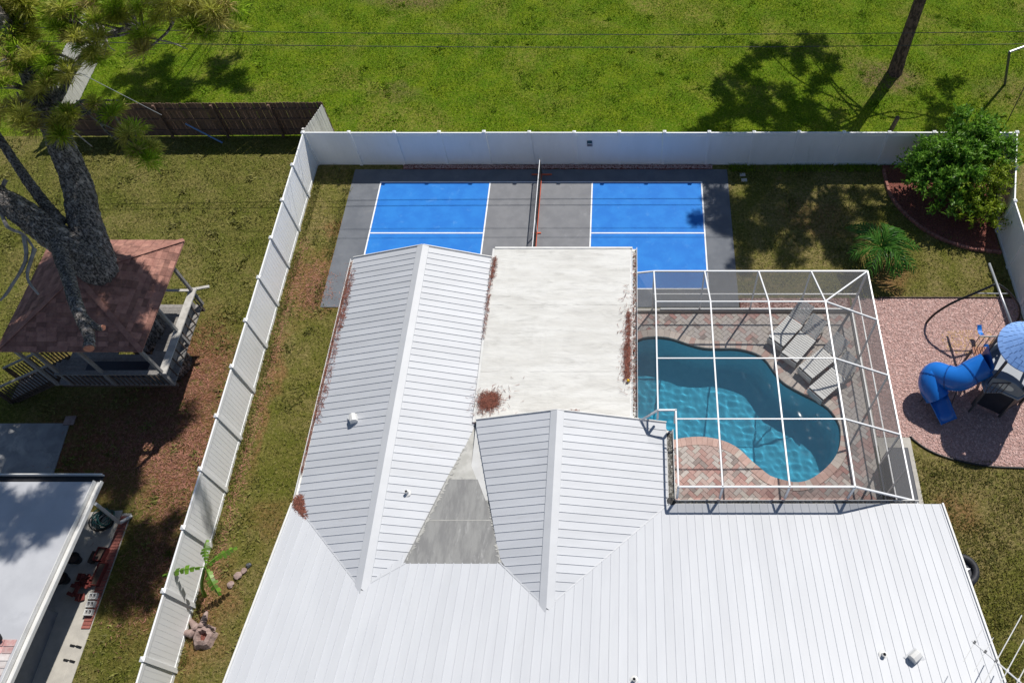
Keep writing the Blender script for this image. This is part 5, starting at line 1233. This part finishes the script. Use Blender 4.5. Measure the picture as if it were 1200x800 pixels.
while y > -22:
    x = -12.42-(.0 if y > -20 else .1)-(.06*(-18.6-y))
    while x > -14.6:
        wd = random.uniform(.26, .34); MB().span(x-wd+.012, x-.006, y-.17, y-.008, ZN+.001, ZN+random.uniform(.015, .028)).build('roof_tile', random.choice(['tile_pink', 'tile_pink', 'tile_white', 'tile_white', 'tile_pink']), nb); x -= wd
    y -= .18
o = MB(); o.beam((-12.9, -18.95, ZN+.06), (-12.75, -18.72, ZN+.16), .06, .06); o.beam((-12.75, -18.72, ZN+.16), (-12.85, -18.62, ZN+.16), .05, .04); tag(o.build('roof_bracket', 'black_plastic'), 'small black bracket on the pink tiles of the neighbour roof', 'bracket')
struct(MB().prism([(-30, -14), (-15.25, -14), (-15.50, -11.15), (-30, -11.2)], -.05, .035).build('concrete_slab', 'concrete_dark', bevel=.01))
struct(MB().prism([(-15.3, -21), (-12.58, -21), (-12.62, -14.25), (-15.3, -14.4)], -.05, .03).build('walkway', 'concrete', bevel=.01))
tag(MB().box((-15.52, -11.06, .045), (.36, .34, .05), .05).build('stepping_stone', 'stone_pale', bevel=.01), 'pale square stepping stone at the corner of the dark slab', 'paving stone')
be = tag(MB().prism([(-12.6, -20.5), (-12.33, -20.5), (-12.30, -14.35), (-12.6, -14.35)], -.04, .02).build('brick_border', 'concrete'), 'red brick border along the neighbour walkway', 'edging')
y = -14.45
while y > -17.9:
    o = MB().span(-12.585, -12.335, y-.085, y, .0, .055+random.uniform(-.006, .006)).build('brick', 'brick_red', be); y -= .102
ds_ = thing('downspout', (-12.4, -14.6, 0), 'white downspout pipe leaning from the neighbour gutter to the ground', 'downspout')
MB().beam((-11.80, -14.95, 2.5), (-12.42, -14.75, .28), .09, .07).build('pipe', 'white_trim', ds_, bevel=.008); MB().beam((-12.42, -14.75, .24), (-12.22, -14.45, .08), .09, .07).build('elbow', 'white_trim', ds_, bevel=.008)
m = MB()
for k in range(9):
    cx_, cy_ = -12.92+random.uniform(-.06, .06), -14.62+random.uniform(-.06, .06); r0 = random.uniform(.2, .34); ph = random.uniform(0, 6); tl = random.uniform(.1, .5)
    m.tube([(cx_+r0*math.cos(a+ph), cy_+r0*math.sin(a+ph), .08+.05*k+tl*.2*math.sin(a*2)) for a in np.linspace(0, 6.1, 22)], .014, 6)
tag(m.build('garden_hose', 'teal_plastic', smooth=True), 'tangled dark teal garden hose by the downspout', 'hose')
m = MB()
for k in range(6):
    cx_, cy_ = -12.98, -14.68; r0 = .2+.03*k; m.tube([(cx_+r0*math.cos(a+k), cy_+r0*math.sin(a+k), .06+.05*k+.06*math.sin(a*2+k)) for a in np.linspace(0, 6, 20)], .016, 6)
tag(m.build('cable_coil', 'black_plastic', smooth=True), 'coil of black cable lying inside the teal hose', 'cable')
for i in range(22):
    x, y, z = -12.92+random.uniform(-.24, .2), -16.74+random.uniform(-.34, .34), .04+.075*(i % 4)
    o = MB(); o.box((0, 0, 0), (.21, .10, .065)); q = link('brick', o.mesh('brick'), 'brick_dark_red', bevel=.006); q.location = (x, y, z+.03); q.rotation_euler = (random.uniform(-.1, .1), random.uniform(-.1, .1), random.uniform(-.5, .5)+(1.57 if i % 3 == 0 else 0))
    tag(q, 'dark red brick in the loose heap on the neighbour walkway', 'brick', 'bricks heaped on the neighbour walkway')
def crate(x, y, sx, sy, h, rz, label, mt='brick_dark_red'):
    t = thing('planter_box', (x, y, .03), label, 'planter', 'red planter boxes on the neighbour walkway'); t.rotation_euler = (0, 0, rz); BASE[t.name] = (0, 0, 0); m = MB()
    m.span(-sx/2, sx/2, -sy/2, -sy/2+.03, 0, h); m.span(-sx/2, sx/2, sy/2-.03, sy/2, 0, h); m.span(-sx/2, -sx/2+.03, -sy/2+.031, sy/2-.031, 0, h); m.span(sx/2-.03, sx/2, -sy/2+.031, sy/2-.031, 0, h); m.build('box', mt, t); MB().span(-sx/2+.031, sx/2-.031, -sy/2+.031, sy/2-.031, 0, h*.8).build('soil', 'wood_brown', t)
crate(-12.72, -15.72, .3, .42, .2, -.1, 'red planter box nearest the downspout'); crate(-12.58, -16.32, .26, .7, .16, -.1, 'long red planter box in the middle of the brick border'); crate(-12.95, -15.8, .14, .36, .16, -.1, 'narrow dark box beside the red planter nearest the downspout', 'wood_brown')
def pot(x, y, label):
    t = thing('flower_pot', (x, y, .03), label, 'pot', 'dark pots under the neighbour eave'); MB().lathe([(.11, .03), (.17, .30), (.19, .30), (.19, .34), (.15, .34), (.14, .26), (0, .25)], (x, y, 0), 18).build('body', 'black_plastic', t, smooth=False); MB().lathe([(.145, .27), (0, .275)], (x, y, 0), 14).build('soil', 'wood_brown', t)
pot(-13.42, -15.88, 'dark pot under the neighbour eave, nearer the downspout'); pot(-13.55, -16.5, 'dark pot under the neighbour eave, nearer the brick heap')
for k, (x, y, lb) in enumerate(((-12.52, -16.98, 'white hollow block nearest the red planter'), (-12.5, -17.22, 'white hollow block in the middle of three'), (-12.48, -17.46, 'white hollow block nearest the picture bottom'), )):
    m = MB(); m.span(x-.12, x+.12, y-.09, y-.06, .06, .17); m.span(x-.12, x+.12, y+.06, y+.09, .06, .17); m.span(x-.12, x-.09, y-.059, y+.059, .06, .17); m.span(x+.09, x+.12, y-.059, y+.059, .06, .17); m.span(x-.012, x+.012, y-.059, y+.059, .06, .17); tag(m.build('hollow_block', 'white_trim'), lb, 'block', 'white hollow blocks on the brick border')
for (x, y, lb) in ((-12.66, -18.38, 'black strap hook on the walkway, upper one'), (-12.70, -18.78, 'black strap hook on the walkway, lower one')):
    m = MB(); m.box((x, y, .05), (.14, .05, .03), -.2); m.box((x+.2, y-.03, .05), (.16, .045, .03), -.25); m.box((x+.1, y-.012, .045), (.12, .018, .012), -.2); tag(m.build('strap_hook', 'black_plastic'), lb, 'strap', 'black strap hooks on the walkway')

# ================================================================== WIRES, POSTS, SMALL THINGS
for (y, z, lb) in ((2.18, 5.0, 'lower of the two thin utility wires crossing the field'), (2.2, 5.55, 'upper of the two thin utility wires crossing the field'), (2.2, 7.5, 'high utility wire whose faint shadow crosses the court'), (2.2, 8.25, 'highest utility wire, seen by its faint shadow on the court')):
    P = [(x, y+.012*x*(1 if z < 5.2 else .6)*.3, z-.0+.0006*(x-5)**2) for x in np.linspace(-40, 48, 45)]
    m = MB(); m.tube(P, .013 if z < 6 else .009, 6); tag(m.build('utility_wire', 'wire'), lb, 'wire', 'overhead utility wires')
m = MB(); m.tube([(-15.6, 2.01, 1.85), (-17.06, 1.6, 4.0), (-18.6, 1.15, 6.3)], .014, 6); tag(m.build('guy_wire', 'grey_metal'), 'pale guy wire slanting over the brown plank fence', 'wire')
m = MB(); m.tube([(-13.97, 2.30, .04), (-15.25, 2.56, .88)], .035, 8); tag(m.build('leaning_pole', 'blue_pole'), 'blue pole leaning low against the brown plank fence', 'pole')
m = MB(); m.tube([(15.08, 2.94, -.05), (15.06, 2.75, .6), (15.04, 2.58, 1.2)], [.10, .10, .095], 12); po = tag(m.build('wooden_post', 'wood_brown', smooth=True), 'short leaning wooden post right behind the back fence', 'post')
lp = thing('bent_pole', (20.7, 5.8, 0), 'dark bent pipe standing in the field at the right edge', 'pole'); MB().tube([(20.95, 6.1, 0), (20.4, 5.6, 1.3), (19.9, 5.15, 2.5)], .06, 10).build('shaft', 'dark_grey_metal', lp); MB().tube([(19.9, 5.15, 2.5), (20.6, 5.4, 2.6), (21.6, 5.7, 2.7)], .05, 10).build('arm', 'grey_metal', lp)
m = MB(); m.tube([(20.5, 3.75, 0), (20.35, 3.6, 2.0)], .022, 8); tag(m.build('thin_stake', 'wood_brown'), 'thin dark stake in the grass behind the corner shrubs', 'stake')
for (x, y, lb) in ((8.45, .42, 'pale paving stone in the shade right beside the court, upper one'), (8.5, .12, 'pale paving stone in the shade right beside the court, lower one')): tag(MB().box((x, y, .03), (.24, .16, .05), .05).build('paving_stone', 'concrete', bevel=.01), lb, 'paving stone', 'loose paving stones by the court')
ty = thing('tyre', (13.95, -16.2, 0), 'black tyre with pale star-shaped hub lying beside the house', 'tyre')
m = MB(); m.lathe([(.40+.11*math.cos(a), .13+.12*math.sin(a)) for a in np.linspace(0, 2*math.pi, 13)], (13.95, -16.2, 0), 30); m.build('tread', 'rubber', ty, smooth=True); MB().lathe([(.30, .10), (.0, .09)], (13.95, -16.2, 0), 24).build('rim', 'navy_cover', ty)
m = MB(); sp2 = [(13.95+(.26 if k % 2 == 0 else .10)*math.cos(R(36*k+10)), -16.2+(.26 if k % 2 == 0 else .10)*math.sin(R(36*k+10))) for k in range(10)]; m.prism(sp2, .11, .14); m.build('hub_star', 'grey_metal', ty)
an = thing('tv_antenna', (13.0, -20.4, 4.2), 'pale aerial with cross rods over the lower right roof edge', 'antenna')
b0 = Vector((11.66, -19.26, 5.2)); bd = Vector((.70, -.714, 0)); ed_ = Vector((.643, .766, 0))
MB().beam(b0, b0+bd*2.4, .03, .03).build('boom', 'grey_metal', an); MB().tube([(13.05, -20.67, 3.9), (13.05, -20.67, 5.25)], .025, 8).build('mast', 'grey_metal', an)
MB().beam((12.7, -20.67, 4.12), (13.05, -20.67, 4.12), .04, .04).build('mast_bracket', 'grey_metal', an)
for k in range(8):
    c = b0+bd*(.06+k*.285); h = .5+.12*k if k < 2 else (1.32 if k == 2 else 1.2)
    MB().tube([c-ed_*(.55 if k < 2 else 1.0)+Vector((0, 0, .03)), c+ed_*(.4 if k < 2 else h)+Vector((0, 0, .03))], .008 if k < 2 else .013, 6).build('rod', 'white_trim', an); MB().box((c.x, c.y, c.z+.02), (.07, .05, .05), .87).build('clamp', 'dark_grey_metal' if k < 3 else 'white_trim', an)
m = MB(); m.lathe([(.05*math.cos(a), .05*math.sin(a)) for a in np.linspace(-1.57, 1.57, 9)], (3.66, -11.02, 2.79), 14); tag(m.build('ball', 'yellow', smooth=True), 'tiny yellow ball on the right edge of the flat roof', 'ball')
